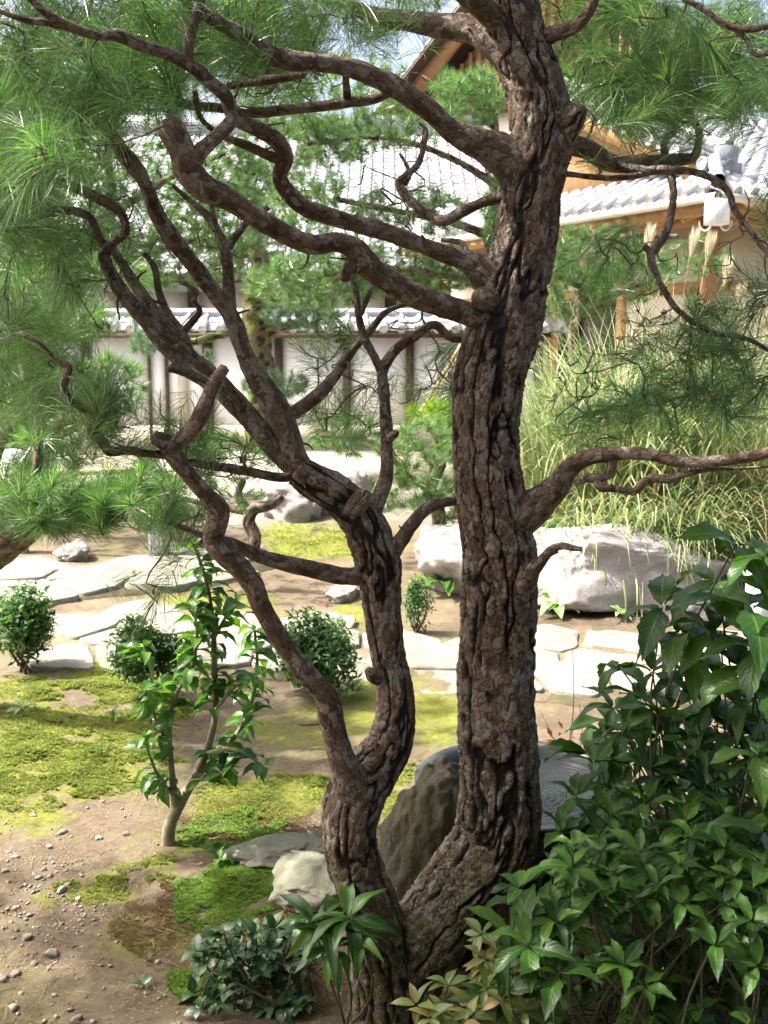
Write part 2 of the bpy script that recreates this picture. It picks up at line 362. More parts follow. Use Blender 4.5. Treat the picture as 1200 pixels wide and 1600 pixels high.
# ------------------------------------------------------------------ ground
MOSS_Y = [(90, 1140, 200, 95, 1.0), (40, 1210, 120, 50, .8), (150, 1075, 150, 30, .6), (420, 1245, 110, 32, .9), (600, 1110, 130, 45, .55), (480, 1140, 120, 40, .4),
          (700, 1120, 60, 50, .6), (150, 1385, 60, 22, .9), (230, 1355, 70, 22, .5), (100, 1400, 60, 18, .5), (500, 860, 70, 16, 1.0), (470, 845, 60, 14, .7), (330, 940, 110, 18, .6),
          (470, 985, 90, 24, .45), (260, 1450, 110, 60, .3), (100, 1290, 90, 25, .3), (560, 960, 60, 20, .4), (640, 1250, 70, 50, .6), (250, 1320, 100, 30, .35)]
MOSS_G = [(370, 1385, 85, 38, 1.0), (430, 1330, 60, 25, .7), (300, 1530, 40, 22, .9), (330, 1420, 60, 30, .6), (350, 1300, 90, 30, .5)]
BROWN_SHADE_B = [(400, 1280, 130, 40, .8), (330, 1440, 130, 70, .55), (450, 1520, 160, 60, .7), (700, 1560, 300, 90, 1.0), (950, 1520, 250, 160, 1.0), (980, 965, 200, 20, .9), (820, 975, 140, 18, .5), (440, 850, 170, 35, .7),  # brown soil patches, with the deep shade under the shrubs painted in
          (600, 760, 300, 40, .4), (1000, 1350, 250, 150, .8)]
def blob_field(X, Y, blobs, z=0.0):
    r = np.zeros_like(X)
    for px, py, rx, ry, s in blobs:
        c = G(px, py); ex = abs(G(px+rx, py)[0]-c[0]); ey = abs(G(px, py-ry)[1]-c[1])*0.5+abs(G(px, py+ry)[1]-c[1])*0.5
        d = ((X-c[0])/ex)**2+((Y-c[1])/ey)**2
        r = np.maximum(r, s*np.exp(-(d**1.4)*0.75))
    return r
def ground_h(X, Y):
    p = np.stack([X, Y, np.zeros_like(X)], -1)
    near = np.exp(-((X/6)**2+((Y-4)/7)**2))
    h = near*(0.022*fbm(p*1.6, 3, 3)+0.006*fbm(p*9, 3, 5))
    h = h+0.035*blob_field(X, Y, MOSS_Y[:2])
    c = G(470, 845); h = h+0.10*np.exp(-((X-c[0])/1.1)**2-((Y-c[1]-0.8)/1.0)**2)
    h = h+0.18*sstep(5.9, 6.9, Y)*np.exp(-((X-2.0)/1.6)**2)*sstep(12, 8, Y)
    return h
def gz(x, y): return float(ground_h(np.array([x]), np.array([y]))[0])
def lines(lo, hi, step, far, growth=1.25):
    c = list(np.arange(lo, hi+1e-6, step)); s = step; a = lo; b = hi; left = []; right = []
    while b < far: s *= growth; b += s; a -= s; right.append(b); left.append(a)
    return np.array(left[::-1]+c+right)
xs = lines(-2.6, 2.6, 0.02, 900); ys = lines(1.2, 7.0, 0.02, 900)
gx, gy = np.meshgrid(xs, ys); X, Y = gx.ravel(), gy.ravel()
pn = np.stack([X, Y, np.zeros_like(X)], -1)
wob = 1+0.6*fbm(pn*5, 4, 21)+.45*fbm(pn*16, 3, 23)
gm = blob_field(X, Y, MOSS_Y)*wob; gg = blob_field(X, Y, MOSS_G)*wob; gd = blob_field(X, Y, BROWN_SHADE_B)*(1+0.4*fbm(pn*4, 3, 33))
gzv = ground_h(X, Y)+0.0025*fbm(pn*40, 2, 9)*(np.abs(X) < 3)*(Y < 7.5)
bounce_sand = sstep(8.0, 10.0, Y+1.2*fbm(pn*.5, 3, 61))*(1-.75*sstep(.1, .5, fbm(pn*.45, 3, 62)))*sstep(24, 17, Y)  # pale ground, spread wide to bounce light up onto the wall
nx = len(xs); ny = len(ys)
ii = (np.arange(ny-1)[:, None]*nx+np.arange(nx-1)[None]).ravel()
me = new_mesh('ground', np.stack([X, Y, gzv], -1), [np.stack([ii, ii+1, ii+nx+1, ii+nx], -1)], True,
              {'moss': np.clip(gm, 0, 1), 'green': np.clip(gg, 0, 1), 'dark': np.clip(gd, 0, 1), 'bounce_sand': bounce_sand})
def ground_mat():
    m, nt, bs, out = nodes_mat('garden_soil'); k = N(nt)
    co = k.n('ShaderNodeTexCoord').outputs['Object']
    a = k.noise(co, 3.2, 8, 0.65); b = k.noise(co, 45, 6, 0.7); c = k.noise(co, 220, 3, 0.7); d = k.noise(co, 14, 5, 0.6)
    soil = k.ramp(a, [(0.3, (0.085, 0.064, 0.043)), (0.5, (0.135, 0.105, 0.071)), (0.72, (0.19, 0.153, 0.107))])
    soil = k.mix(0.6, soil, k.ramp(b, [(0.28, 0.5), (0.5, 0.95), (0.75, 1.35)]), 'MULTIPLY')
    brown = k.ramp(b, [(0.3, (0.018, 0.013, 0.008)), (0.6, (0.05, 0.033, 0.02)), (0.8, (0.10, 0.066, 0.04))])  # near-black end stands in for shade below the shrubs
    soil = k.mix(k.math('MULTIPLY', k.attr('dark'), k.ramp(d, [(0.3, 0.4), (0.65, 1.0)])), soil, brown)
    algae = k.ramp(d, [(0.3, (0.085, 0.08, 0.03)), (0.7, (0.16, 0.15, 0.055))])
    soil = k.mix(k.ramp(k.noise(co, 1.7, 5, 0.6), [(0.48, 0.0), (0.66, 0.6)]), soil, algae)
    my = k.ramp(b, [(0.3, (0.085, 0.10, 0.014)), (0.55, (0.145, 0.16, 0.026)), (0.8, (0.21, 0.21, 0.045))])
    mf = k.math('MULTIPLY', k.attr('moss'), k.ramp(d, [(0.25, 0.45), (0.55, 1.25)]), clamp=True)
    col = k.mix(k.ramp(mf, [(0.18, 0.0), (0.55, 1.0)]), soil, my)
    mg = k.ramp(b, [(0.3, (0.03, 0.06, 0.008)), (0.6, (0.07, 0.13, 0.014)), (0.8, (0.11, 0.18, 0.02))])
    gf = k.math('MULTIPLY', k.attr('green'), k.ramp(d, [(0.3, 0.5), (0.6, 1.2)]), clamp=True)
    col = k.mix(k.ramp(gf, [(0.2, 0.0), (0.5, 1.0)]), col, mg)
    col = k.mix(k.attr('bounce_sand'), col, k.ramp(b, [(0.3, (0.40, 0.37, 0.30)), (0.7, (0.58, 0.55, 0.47))]))
    peb = k.n('ShaderNodeTexVoronoi'); peb.inputs['Scale'].default_value = 75; k.l(co, peb.inputs['Vector'])
    pf = k.math('MULTIPLY', k.math('LESS_THAN', peb.outputs['Distance'], 0.24), k.math('GREATER_THAN', k.noise(co, 6, 3), 0.56))
    pf = k.math('MULTIPLY', pf, k.math('SUBTRACT', 1.0, k.attr('moss'), clamp=True))
    col = k.mix(k.math('MULTIPLY', pf, 0.6), col, k.ramp(c, [(0.3, (0.20, 0.17, 0.14)), (0.7, (0.36, 0.32, 0.27))]))
    k.l(col, bs.inputs['Base Color']); bs.inputs['Roughness'].default_value = 0.93; bs.inputs['Specular IOR Level'].default_value = 0.2
    k.bump(k.math('ADD', k.math('ADD', b, k.math('MULTIPLY', c, 0.5)), k.math('MULTIPLY', pf, 0.35)), 0.7, 0.012, bs)
    return m
M_ground = ground_mat()
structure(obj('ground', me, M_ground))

# ------------------------------------------------------------------ stone paths (setting) with one object per stone
def clip(poly, p, n):
    out = []
    for i in range(len(poly)):
        a, b = poly[i], poly[(i+1) % len(poly)]; da, db = np.dot(a-p, n), np.dot(b-p, n)
        if da <= 0: out.append(a)
        if (da < 0 < db) or (db < 0 < da): out.append(a+(b-a)*da/(da-db))
    return out
def inside(pt, poly):
    c = False
    for i in range(len(poly)):
        a, b = poly[i], poly[i-1]
        if (a[1] > pt[1]) != (b[1] > pt[1]) and pt[0] < (b[0]-a[0])*(pt[1]-a[1])/(b[1]-a[1])+a[0]: c = not c
    return c
def slab_mesh(poly, h, seed):
    """irregular flat stone: outline, rounded shoulder, slightly domed top"""
    p = np.array(poly); c = p.mean(0); q = []
    for i in range(len(p)):                                   # cut corners
        a, b = p[i], p[(i+1) % len(p)]
        q += [a*0.91+b*0.09, a*0.5+b*0.5, a*0.09+b*0.91]
    q = np.array(q); n = len(q); r = random.Random(seed)
    q = q+np.array([[r.uniform(-1, 1), r.uniform(-1, 1)] for _ in range(n)])*0.007
    v = []; rings = [(1.0, -0.05), (1.0, h*0.75), (0.982, h*0.96), (0.93, h), (0.5, h*1.0)]
    tilt = (r.uniform(-.02, .02), r.uniform(-.02, .02))
    for s, z in rings:
        for k in range(n):
            xy = (q[k]-c)*s; v.append((xy[0], xy[1], z+(tilt[0]*xy[0]+tilt[1]*xy[1]+r.uniform(-.0035, .0035) if z > 0 else 0)))
    v.append((0, 0, h*1.0)); f = []
    for k in range(len(rings)-1):
        for i in range(n): f.append((k*n+i, k*n+(i+1) % n, (k+1)*n+(i+1) % n, (k+1)*n+i))
    f += [((len(rings)-1)*n+i, (len(rings)-1)*n+(i+1) % n, len(v)-1) for i in range(n)]
    return new_mesh('paving_stone', v, f, True), c
def stone_path(name, pxpoly, size, seed, h=(0.015, 0.035), aniso=1.0, gap=0.014):
    poly = [G(*p)[:2] for p in pxpoly]; rg = random.Random(seed)
    x0, x1 = min(p[0] for p in poly), max(p[0] for p in poly); y0, y1 = min(p[1] for p in poly), max(p[1] for p in poly)
    bed = MB().prism(poly if sum((poly[i][0]*poly[(i+1) % len(poly)][1]-poly[(i+1) % len(poly)][0]*poly[i][1]) for i in range(len(poly))) > 0 else poly[::-1], -0.1, 0.006)
    root = structure(obj(name, bed.mesh(name), M_bed))
    sx, sy = size*aniso, size/aniso; pts = []; j = 0; yy = y0-sy
    while yy < y1+sy:
        xx = x0-sx+(sx/2 if j % 2 else 0)
        while xx < x1+sx:
            pts.append(np.array([xx+rg.uniform(-.36, .36)*sx, yy+rg.uniform(-.3, .3)*sy])); xx += sx
        yy += sy; j += 1
    k = 0
    for a in pts:
        if not inside(a, poly): continue
        cell = [np.array(q) for q in ((a[0]-2*sx, a[1]-2*sy), (a[0]+2*sx, a[1]-2*sy), (a[0]+2*sx, a[1]+2*sy), (a[0]-2*sx, a[1]+2*sy))]
        for b in pts:
            if b is a or np.abs(b-a).max() > 4*max(sx, sy): continue
            d = b-a; L = np.linalg.norm(d); cell = clip(cell, a+d*0.5-d/L*gap*rg.uniform(0.5, 1.2), d/L)
        if len(cell) < 3: continue
        m, c = slab_mesh(cell, rg.uniform(*h), seed*1000+k); k += 1
        if np.ptp(np.array(cell), axis=0).max() > 2.2*max(sx, sy): continue
        o = obj('paving_stone', m, M_slab, root, (c[0], c[1], 0.003))
    return root
M_bed = simple_mat('sandy_joint', [(0.3, (0.07, 0.065, 0.03)), (0.7, (0.15, 0.125, 0.07))], 20, 0.95, 0.4, 0.006)
stone_path('stone_path', [(60, 1040), (110, 958), (250, 950), (420, 965), (570, 985), (720, 988), (870, 988), (1000, 985), (1400, 985), (1400, 1090), (1000, 1105), (850, 1100), (690, 1085), (570, 1075), (400, 1060), (190, 1045)], 0.36, 11, aniso=1.12)
stone_path('upper_stone_path', [(-150, 905), (0, 886), (150, 870), (300, 852), (420, 842), (445, 880), (400, 905), (300, 920), (100, 938), (-150, 955)], 0.42, 5, aniso=1.35)
stone_path('stepping_path', [(345, 815), (355, 780), (470, 772), (520, 790), (470, 822)], 0.5, 9, aniso=1.3)

# ------------------------------------------------------------------ roof tiles
def tile_mesh(wd=0.28, ln=0.30, amp=0.045, th=0.018, seg=6):
    """pan tile with a roll on one side: x across, y up the slope"""
    v = []; f = []
    for yi, (y, lift) in enumerate(((0, 0.014), (ln, 0.0))):
        for s in (0, 1):
            for i in range(seg+1):
                t = i/seg; x = (t-0.5)*wd
                z = amp*(math.exp(-((t-0.82)/0.13)**2)) - 0.35*amp*math.sin(math.pi*min(1, t/0.68)) + lift
                v.append((x, y, z-s*th))
    n = seg+1
    for i in range(seg):
        f += [(i, i+1, 2*n+i+1, 2*n+i), (n+i+1, n+i, 3*n+i, 3*n+i+1), (i+1, i, n+i, n+i+1), (2*n+i, 2*n+i+1, 3*n+i+1, 3*n+i)]
    f += [(0, 2*n, 3*n, n), (seg, n+seg, 3*n+seg, 2*n+seg)]
    return new_mesh('roof_tile', v, f, True)
def disc_end(r=0.07, ln=0.25, sides=12):
    """half-round cover tile with a round face at its lower end (axis along y)"""
    v = []; f = []
    for y, rr in ((0, r), (0, r*0.78), (0.006, r*0.74), (0.0, r), (ln, r*0.95)):
        for i in range(sides):
            a = 2*math.pi*i/sides; v.append((rr*math.cos(a), y, rr*math.sin(a)))
    s = sides
    f.append(tuple(range(2*s, 3*s)))
    for q in (0, 1):
        f += [(q*s+i, q*s+(i+1) % s, (q+1)*s+(i+1) % s, (q+1)*s+i) for i in range(s)]
    f += [(3*s+i, 4*s+i, 4*s+(i+1) % s, 3*s+(i+1) % s) for i in range(s)]
    f.append(tuple(range(4*s, 5*s))[::-1])
    return new_mesh('end_tile', v, f, False)
TILE = tile_mesh(); END = disc_end(); TILE.materials.append(M_tile); END.materials.append(M_tile)
def basis(o, right, up):
    right = np.asarray(right, float); right /= np.linalg.norm(right); up = np.asarray(up, float); up = up-right*np.dot(up, right); up /= np.linalg.norm(up)
    n = np.cross(right, up); m = Matrix.Identity(4)
    for i in range(3): m[i][0] = right[i]; m[i][1] = up[i]; m[i][2] = n[i]; m[i][3] = o[i]
    return m
def tiled_slope(parent, off, o, right, up, ncol, nrow, keep, cw=0.275, rl=0.235, ends=True, limit=300, maskpx=None):
    """lays tiles over a slope starting at eave point o; keep(i,j) tells whether a tile exists; past the limit they are joined as stuff"""
    right = np.asarray(right, float); right /= np.linalg.norm(right); up = np.asarray(up, float); up /= np.linalg.norm(up); o = np.asarray(o, float)
    items = []
    for j in range(nrow):
        for i in range(ncol):
            if keep(i, j):
                p = o+right*(cw*(i+0.5))+up*(rl*j); items.append((p, i, j))
    if maskpx:
        def score(p):
            d = p-np.array([0, 0, H_CAM]); px = 600+FPX*d[0]/(d[1]*CT-d[2]*ST); py = 800-FPX*(d[1]*ST+d[2]*CT)/(d[1]*CT-d[2]*ST)
            return ((px-maskpx[0])/maskpx[2])**2+((py-maskpx[1])/maskpx[3])**2
        items.sort(key=lambda q: score(q[0]))
    tv = np.empty(len(TILE.vertices)*3); TILE.vertices.foreach_get('co', tv); tv = tv.reshape(-1, 3); tf = [tuple(p.vertices) for p in TILE.polygons]
    rest = MB()
    for q, (p, i, j) in enumerate(items):
        jit = np.array([random.uniform(-.006, .006), random.uniform(-.006, .006), random.uniform(-.003, .003)])
        m = basis(p+jit-off, right, up)
        if q < limit:
            t = obj('roof_tile', TILE, None, parent); t.matrix_basis = m
        else:
            R_ = np.array(m)[:3, :3]; rest.add(tv@R_.T+np.array(m)[:3, 3], tf)
        if ends and j == 0 and q < limit:
            nrm = np.cross(right, up)
            e = obj('end_tile', END, None, parent); e.matrix_basis = basis(p+right*cw*0.32+nrm*0.03-up*0.03-off, right, up)
    if rest.n:
        r = obj('far_roof_tiles', rest.mesh('far_roof_tiles', smooth=True), M_tile, parent); stuff(r)

# ------------------------------------------------------------------ white garden wall with tiled coping
def garden_wall():
    YW = 16.0
    xw = lambda px: float(P(px, 600, YW)[0])
    xl, xr = xw(60), xw(900); base = np.array([(xl+xr)/2, YW, 0.0])
    root = empty('garden_wall', base); tag(root, 'long white plaster garden wall with dark posts and grey tiled coping', 'wall')
    L = lambda *a: np.array(a)-base
    zt = 1.74
    posts = [(60, .06, M_wood_dark), (139, .055, M_wood_dark), (236, .02, M_wood_dark), (263, .025, M_wood_dark), (288, .07, M_gutter), (327, .075, M_wood_dark), (437, .06, M_wood_dark), (543, .06, M_wood_dark), (640, .06, M_wood_dark), (740, .06, M_wood_dark), (840, .06, M_wood_dark)]
    for i in range(len(posts)-1):
        a, b = xw(posts[i][0]), xw(posts[i+1][0])
        m = MB().box(((a+b)/2, YW, (0.36+zt)/2), ((b-a)/2, 0, 0), (0, .06, 0), (0, 0, (zt-0.36)/2))
        obj('plaster_panel', m.mesh('plaster_panel', base), M_plaster, root)
    m = MB().box(((xl+xr)/2, YW, 0.18), ((xr-xl)/2, 0, 0), (0, .075, 0), (0, 0, .18)); obj('dado', m.mesh('dado', base), M_plaster_tan, root)
    for px, wd, mt in posts:
        m = MB().box((xw(px), YW-.05, 0.92), (wd, 0, 0), (0, .07, 0), (0, 0, .80)); po = obj('post', m.mesh('post', base), mt, root)
        if wd > .05:
            m = MB().box((xw(px), YW-.06, 0.06), (.11, 0, 0), (0, .11, 0), (0, 0, .08)); obj('post_base', m.mesh('post_base', base), M_granite, po)
    m = MB().box(((xl+xr)/2, YW-.03, zt+.02), ((xr-xl)/2+.05, 0, 0), (0, .12, 0), (0, 0, .035)); obj('top_beam', m.mesh('top_beam', base), M_wood_dark, root)
    # coping: boards, tiles, ridge
    for s in (-1, 1):
        a = np.array([(xl+xr)/2, YW+s*.42, zt+.06]); b = np.array([(xl+xr)/2, YW, zt+.30])
        c = (a+b)/2; up = (b-a)/2; n = np.cross((1, 0, 0), up); n /= np.linalg.norm(n)
        m = MB().box(c, ((xr-xl)/2, 0, 0), up, n*.012); cb = obj('coping_board', m.mesh('coping_board', base), M_wood_dark, root)
    cb0 = [o for o in root.children if o.name.startswith('coping')][0]
    tiled_slope(cb0, base, (xl, YW-.46, zt+.10), (1, 0, 0), (0, .42, .24), int((xr-xl)/.275), 2, lambda i, j: True, limit=120, ends=True)
    k = 0; x = xl
    while x < xr-.05:
        p = np.array([[x, YW, zt+.36, .085], [x+.2, YW, zt+.36, .085], [x+.385, YW, zt+.36, .08]])
        obj('ridge_tile', tubes_mesh('ridge_tile', [p], 10, base), M_tile, cb0); x += .39; k += 1
garden_wall()
def leaning_bamboo():
    a, b = P(735, 515, 15.3), P(618, 668, 14.9); a[2] = max(a[2], 1.8); b[2] = 0.02
    root = empty('bamboo_pole', b)
    tag(root, 'dry bamboo pole leaning against the white garden wall', 'pole')
    for q in (0, .06):
        pts = np.array([np.append(a+(b-a)*t+np.array([q, 0, 0]), .026+.003*math.sin(t*60)) for t in np.linspace(0, 1, 24)])
        obj('cane', tubes_mesh('cane', [pts], 8, b), M_bamboo, root)
leaning_bamboo()

# ------------------------------------------------------------------ temple hall behind the wall
def hall():
    y0, z0, y1, z1 = 20.6, 3.05, 28.0, 7.2; xl, xr = -11.0, 2.6
    base = np.array([-4.0, 24.0, 0.0]); root = empty('temple_hall', base); tag(root, 'long temple hall with a wide grey tiled roof behind the white wall', 'building')
    up = np.array([0, y1-y0, z1-z0]); Ls = np.linalg.norm(up)
    mid = np.array([(xl+xr)/2, (y0+y1)/2, (z0+z1)/2-.07]); n = np.cross((1, 0, 0), up/Ls)
    m = MB().box(mid, ((xr-xl)/2, 0, 0), up/2, n*.05); m.box(mid+np.array([0, y1-y0, 0]), ((xr-xl)/2, 0, 0), up*np.array([1, 1, -1])/2, np.array([0, -n[1], n[2]])*.05)
    rf = obj('roof', m.mesh('roof', base), M_wood_dark, root)
    tiled_slope(rf, base, (xl, y0-.05, z0), (1, 0, 0), up, int((xr-xl)/.275), int(Ls/.245), lambda i, j: True, rl=.245, limit=300, maskpx=(600, 260, 190, 90))
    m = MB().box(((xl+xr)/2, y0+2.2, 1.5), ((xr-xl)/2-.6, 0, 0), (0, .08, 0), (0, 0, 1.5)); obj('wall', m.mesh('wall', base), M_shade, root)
    for i in range(9):
        x = xl+1.0+i*1.45
        m = MB().box((x, y0+1.9, 1.55), (.09, 0, 0), (0, .09, 0), (0, 0, 1.55)); obj('pillar', m.mesh('pillar', base), M_wood_dark, root)
        if i < 8:
            m = MB().box((x+.72, y0+2.08, 2.45), (.6, 0, 0), (0, .03, 0), (0, 0, .35)); obj('plaster_panel', m.mesh('plaster_panel', base), M_plaster, root)
    for i in range(34):
        x = xl+.2+i*.4
        m = MB().bar((x, y0+.05, z0-.12), (x, y0+2.1, z0-.12+2.05*up[2]/up[1]), .07, .09); obj('rafter', m.mesh('rafter', base), M_wood_dark, root)
    m = MB(); m.box(((xl+xr)/2, y1, z1+.18), ((xr-xl)/2, 0, 0), (0, .2, 0), (0, 0, .25)); obj('ridge', m.mesh('ridge', base), M_tile, root)
hall()

# ------------------------------------------------------------------ tall gable of the kitchen building
def gable():
    A, B = P(640, 200, 31.0), P(1110, 115, 26.5); T_ = P(862, -95, 29.0)
    A[2] = B[2] = (A[2]+B[2])/2
    base = np.array([(A[0]+B[0])/2, (A[1]+B[1])/2, 0.0]); root = empty('gabled_temple_building', base); tag(root, 'tall temple gable with orange timber lattice and tiled roof', 'building')
    ax = (B-A)/np.linalg.norm(B-A); back = np.cross((0, 0, 1), ax); back /= np.linalg.norm(back)
    if back[1] < 0: back = -back
    half = np.linalg.norm(B-A)/2; hz = T_[2]-A[2]; C0 = (A+B)/2
    v = [A+ax*.4, B-ax*.4, C0+np.array([0, 0, hz*.93])]; v2 = [p+back*.2 for p in v]
    m = MB(); m.add(v+v2, [(0, 1, 2), (3, 5, 4), (0, 3, 4, 1), (1, 4, 5, 2), (2, 5, 3, 0)]); obj('gable_wall', m.mesh('gable_wall', base), M_wood, root)
    nb = 30
    for i in range(nb):
        t = -1+2*(i+.5)/nb; h_ = hz*.9*(1-abs(t))-.1
        if h_ < .25: continue
        c = C0+ax*half*.94*t-back*.07
        m = MB().box(c+np.array([0, 0, h_/2+.05]), ax*.055, back*.05, (0, 0, h_/2)); obj('lattice_slat', m.mesh('lattice_slat', base), M_wood, root)
    for e in (A-ax*.5, B+ax*.5):
        p0 = e-back*.55+np.array([0, 0, -.25]); p1 = C0-back*.55+np.array([0, 0, hz])
        m = MB().bar(p0, p1, .12, .42); obj('bargeboard', m.mesh('bargeboard', base), M_wood, root)
        d = (p1-p0)/np.linalg.norm(p1-p0); sgn = np.cross(d, back); sgn = sgn if sgn[2] > 0 else -sgn
        q0 = p0-d*.3+sgn*.30; L_ = np.linalg.norm(p1-q0)
        m = MB().box(q0+d*L_/2+back*4-back*.2, d*L_/2, back*4.2, sgn*.05); rf = obj('roof', m.mesh('roof', base), M_wood_dark, root)
        rt = back if e is not A else -back
        r_ = np.cross(d, sgn)
        o_ = q0+sgn*.09-back*.4 if np.dot(r_, back) > 0 else q0+sgn*.09+back*7.6
        tiled_slope(rf, base, o_, r_, d, 29, int(L_/.245)+1, lambda i, j: True, rl=.245, limit=0, ends=False)
    m = MB().box(C0+back*4+np.array([0, 0, -A[2]/2]), ax*half*.9, back*3.8, (0, 0, A[2]/2)); obj('wall', m.mesh('wall', base), M_plaster_tan, root)
gable()

# ------------------------------------------------------------------ house at the right with hip-and-gable roof
def house():
    C0 = np.array([3.84, 12.0, 3.36]); dl = np.array([-.5, .866, 0]); dr = np.array([.866, .5, 0]); SL = .47; zu = np.array([0, 0, 1.0])
    base = np.array([4.6, 14.5, 0.0]); root = empty('tiled_house', base); tag(root, 'cream walled house with grey tiled hip and gable roof and pale gutter', 'house')
    upm = dl+zu*SL; upk = dr+zu*SL
    nr = np.array([.5, -.866, 0]); nl = np.array([-.866, -.5, 0])
    cw, rl = .275, .235
    ln = math.sqrt(1+SL*SL)
    # decks (solid slabs under the tiles)
    def deck(nm, pts, th=.06):
        pts = np.array(pts); n = np.cross(pts[1]-pts[0], pts[2]-pts[0]); n /= np.linalg.norm(n); n = n if n[2] > 0 else -n
        k = len(pts); v = list(pts-n*.03)+list(pts-n*(.03+th)); f = [tuple(range(k)), tuple(range(k, 2*k))[::-1]]+[(i, k+i, k+(i+1) % k, (i+1) % k) for i in range(k)]
        m = MB(); m.add(v, f); return obj(nm, m.mesh(nm, base), M_wood_dark, root)
    main = lambda u, t: C0+dr*u+dl*t+zu*SL*t
    skirt = lambda u, t: C0+dl*u+dr*t+zu*SL*t
    rf1 = deck('roof', [main(0, 0), main(7, 0), main(7, 5.2), main(.75, 5.2), main(.75, .75)])
    rf2 = deck('skirt_roof', [skirt(0, 0), skirt(7, 0), skirt(7, 1.15), skirt(1.15, 1.15)])
    tiled_slope(rf1, base, main(0, 0)-upm*.06, dr, upm, 25, 25, lambda i, j: (i+.5)*cw > min(.8, (j+.5)*rl/ln) , cw, rl, True, 220, (1150, 250, 100, 90))
    # skirt: right-hand axis looking up the slope is -dl
    tiled_slope(rf2, base, skirt(7, 0)-upk*.06, -dl, upk, 25, 6, lambda i, j: 7-(i+.5)*cw > (j+.5)*rl/ln and (j+.3)*rl/ln < 1.15, cw, rl, True, 130, (1000, 310, 130, 60))
    # hip ridge and descending ridge with end ornament
    def ridge(nm, a, b, r):
        a, b = np.asarray(a), np.asarray(b); n = max(2, int(np.linalg.norm(b-a)/.3))
        for k in range(n):
            p, q = a+(b-a)*k/n, a+(b-a)*(k+1.06)/n
            pts = np.array([np.append(p, r), np.append((p+q)/2, r), np.append(q, r*.93)])
            obj(nm, tubes_mesh(nm, [pts], 10, base), M_tile, rf1)
    ridge('hip_ridge_tile', main(0, 0)+zu*.10, main(.85, .85)+zu*.14, .085)
    a = main(.98, .82); b = main(.98, 5.2)
    for lay in range(3):
        m = MB().bar(a+zu*(.10+.06*lay), b+zu*(.10+.06*lay), .26-.04*lay, .05); obj('ridge_course', m.mesh('ridge_course', base), M_tile, root)
    ridge('descending_ridge_tile', a+zu*.31, b+zu*.31, .085)
    e = obj('ridge_end_tile', disc_end(.11, .12, 16), M_tile, root); e.matrix_basis = basis(a+zu*.31-upm*.06-base, dr, upm)
    m = MB().box(a+zu*.16-dl*.04, dr*.17, dl*.04, zu*.17); m.box(a+zu*.06-dl*.05, dr*.24, dl*.035, zu*.07); obj('ridge_ornament', m.mesh('ridge_ornament', base), M_tile, root)
    e = obj('ornament_disc', disc_end(.10, .06, 16), M_tile, root); e.matrix_basis = basis(a+zu*.06-dl*.10-base, dr, upm)
    # verge: row of round tile ends facing the gable side, bargeboard below
    VERGE = disc_end(.082, .36, 14)
    for k in range(19):
        p = main(.62, .85+k*.235)+zu*.08
        e = obj('verge_tile', VERGE, M_tile, rf1); e.matrix_basis = basis(p-base, np.cross(dr, zu), dr)
    m = MB().bar(main(.72, .8)-zu*.10, main(.72, 5.2)-zu*.10, .05, .20); obj('bargeboard', m.mesh('bargeboard', base), M_wood, root)
    m = MB(); g0, g1, g2 = skirt(1.15, 1.13)-zu*.05, skirt(5.0, 1.13)-zu*.05, main(1.13, 4.9)-zu*.12
    m.add([g0, g1, g2, g0+dr*.1, g1+dr*.1, g2+dr*.1], [(0, 1, 2), (3, 5, 4), (0, 3, 4, 1), (1, 4, 5, 2), (2, 5, 3, 0)]); obj('gable_wall', m.mesh('gable_wall', base), M_wood, root)
    # gutters, hooks, rain head
    for a, b, out in ((C0, C0+dr*7, nr), (C0, C0+dl*7, nl)):
        off = out*.10-zu*.09
        pts = np.array([np.append(a+off+(b-a)*t, .05) for t in np.linspace(-.012, 1, 8)]); obj('gutter', tubes_mesh('gutter', [pts], 10, base), M_gutter, root)
        m = MB().bar(a-zu*.17-out*.05, b-zu*.17-out*.05, .06, .16); obj('fascia', m.mesh('fascia', base), M_wood, root)
        for k in range(16):
            p0 = a+(b-a)*(k+.4)/16-zu*.26-out*.1; inn = p0-out*1.3+zu*.45
            m = MB().bar(p0, inn, .06, .08); obj('rafter', m.mesh('rafter', base), M_wood, root)
            if k % 3 == 0:
                th = np.linspace(0, math.pi, 9); hk = np.array([np.append(p0+(b-a)/7*.10*np.cos(t)-zu*(.06+.12*np.sin(t))+out*.08, .012) for t in th])
                obj('gutter_hook', tubes_mesh('gutter_hook', [hk], 6, base), M_gutter, root)
    m = MB().box(C0+nr*.06+nl*.06-zu*.26, dr*.10, dl*.10, zu*.14); obj('rain_head', m.mesh('rain_head', base), M_granite, root)
    # walls
    I = C0-nr*.95-nl*.95; I[2] = 0
    for a, b, nm in ((I, I+dr*6, nr), (I, I+dl*6, nl)):
        m = MB().box((a+b)/2+zu*1.75, (b-a)/2, nm*.05, zu*1.75); obj('wall', m.mesh('wall', base), M_plaster_tan, root)
        for k in range(5):
            p = a+(b-a)*k/4
            m = MB().box(p+nm*.03+zu*1.75, (b-a)/6*.075, nm*.075, zu*1.78); obj('post', m.mesh('post', base), M_wood, root)
        for z in (.25, 2.35, 3.2):
            m = MB().box((a+b)/2+nm*.03+zu*z, (b-a)/2, nm*.06, zu*.07); obj('beam', m.mesh('beam', base), M_wood, root)
        m = MB().box(a+(b-a)*.375+nm*.03+zu*1.3, (b-a)/6*.62, nm*.04, zu*.95); obj('opening', m.mesh('opening', base), M_shade, root)  # solid dark panel standing in for the shade inside the opening
house()

